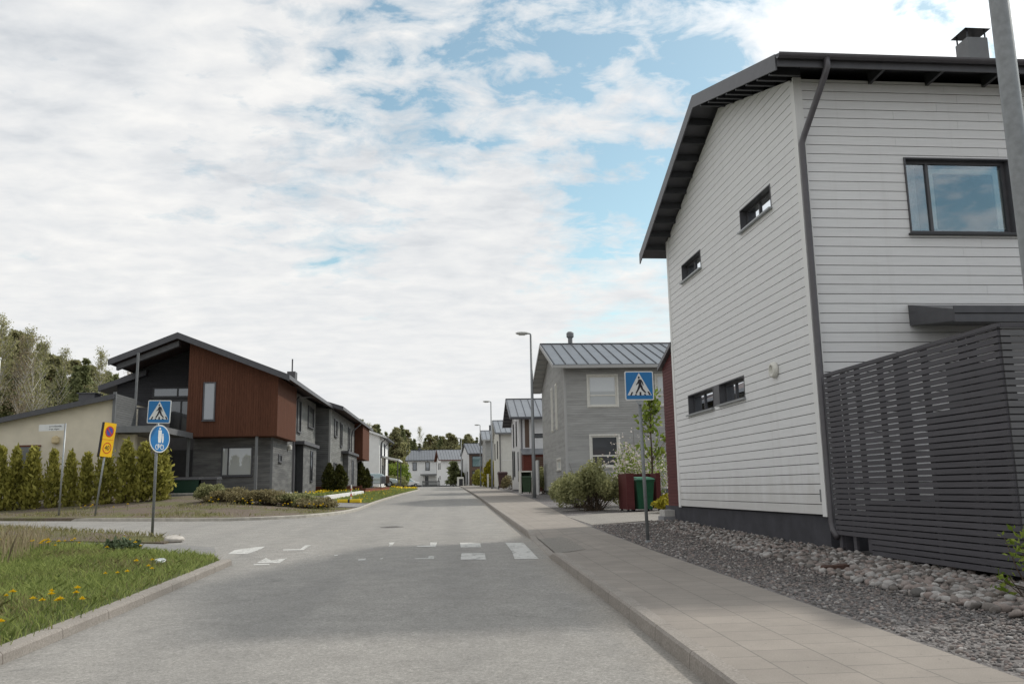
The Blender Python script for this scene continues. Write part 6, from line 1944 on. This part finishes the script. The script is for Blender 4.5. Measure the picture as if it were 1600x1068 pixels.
for i in range(34):
    x = rf.choice([-12.5, -11.2, -10.4, -7.9, -7.0, -6.3, -5.2, -4.3, -4.0, -4.4]) + rf.gauss(0, .25); y = 32.6 + rf.gauss(0, .35) - (x + 8) * .1
    if segdist((x, y), FARK) < .5 or y < 29: y += .6
    dup(D0, (x, y, hleft(x, y)), rf.random() * 6, rf.uniform(1.0, 1.6), 'yellow dandelion in the bed behind the far kerb', 'dandelions behind the far kerb')
bush('dark green nettle clump at the back edge of the lawn', (-5.25, 15.6, hgrass(-5.25, 15.6)), .26, .2, .24, 420, .05, plain('grey_green_weed', (.10, .135, .07), .7), 24, 71, name='weed_clump', cat='weed')

# stones along the white house and fence
def stones(name, pts, sizes, protos, mat, label, sink=.35):
    Vs, Fs, off = [], [], 0
    for (x, y, z), s_ in zip(pts, sizes):
        V, F_ = protos[rng.integers(0, len(protos))]
        a = rng.random() * 6.283; ca_, sa_ = math.cos(a), math.sin(a)
        q = V * np.array([1.0, .72 + .3 * rng.random(), .55 + .25 * rng.random()]) * s_
        t_ = rng.normal() * .25
        q = np.stack([q[:, 0] * math.cos(t_) - q[:, 2] * math.sin(t_), q[:, 1], q[:, 0] * math.sin(t_) + q[:, 2] * math.cos(t_)], 1)
        q = np.stack([q[:, 0] * ca_ - q[:, 1] * sa_, q[:, 0] * sa_ + q[:, 1] * ca_, q[:, 2]], 1) + np.array([x, y, z + s_ * sink])
        Vs.append(q); Fs.append(F_ + off); off += len(q)
    o = npmesh(name, np.concatenate(Vs), np.concatenate(Fs), mat)
    o['kind'] = 'stuff'; o['label'] = label
    return o
RK = [rock_mesh(k, 2, .16) for k in range(6)]
RK1 = [rock_mesh(k, 1, .2) for k in range(5)]
bed = [(5.75, 20.0), (5.0, 20.0), (4.75, 16), (4.6, 12), (4.5, 9), (4.65, 6.2), (5.9, 6.2), (5.75, 12)]
P = scatter(bed, 6500, hright)
dens_ = np.array([min(1, (x - 4.45) / .55 + .25) for x, y, _ in P]); P = P[rng.random(len(P)) < dens_]
stones('cobble_bed', P, rng.uniform(.55, 1.25, len(P)) ** 1.5 * np.interp(P[:, 1], [6, 11, 14, 20], [.052, .049, .037, .030]), RK, M['stones'], 'bed of rounded cobbles along the foot of the white house')
P2 = P[rng.random(len(P)) < .40] + np.array([0, 0, .035])
P2 = P2[P2[:, 0] > 4.9]
stones('cobble_bed', P2, rng.uniform(.55, 1.2, len(P2)) ** 1.5 * np.interp(P2[:, 1], [6, 11, 14, 20], [.048, .045, .034, .028]), RK, M['stones'], 'upper layer of rounded cobbles against the white house')
grav = [(3.45, 4.6), (3.46, 13), (3.55, 17.4), (3.7, 20), (5.1, 20), (4.9, 14), (4.85, 9), (5.0, 4.6)]
P = scatter(grav, 15000, hright)
stones('gravel_pebbles', P, rng.uniform(.006, .022, len(P)), RK1, M['pebbles'], 'loose dark gravel between the pavement and the cobbles', .2)
P = scatter(grav, 1500, hright)
stones('gravel_stones', P, rng.uniform(.014, .034, len(P)), RK1, M['stones'], 'scattered larger stones in the gravel', .2)
b = MB()
vs = [(0, 0, 0), (.34, .03, .02), (.36, .08, .05), (.02, .07, .05)]
b.hexa([(0, 0, 0), (.36, .04, 0), (.36, .11, .01), (0, .08, .01), (.02, .0, .05), (.34, .04, .06), (.33, .10, .07), (.01, .08, .06)])
o = b.build('wood_scrap', plain('rotten_wood', (.085, .05, .04), .9, .3, 20)); o.location = (4.55, 9.9, hright(4.5, 9.9) + .02); tag(o, 'reddish wood scrap lying on the gravel', 'wood scrap')
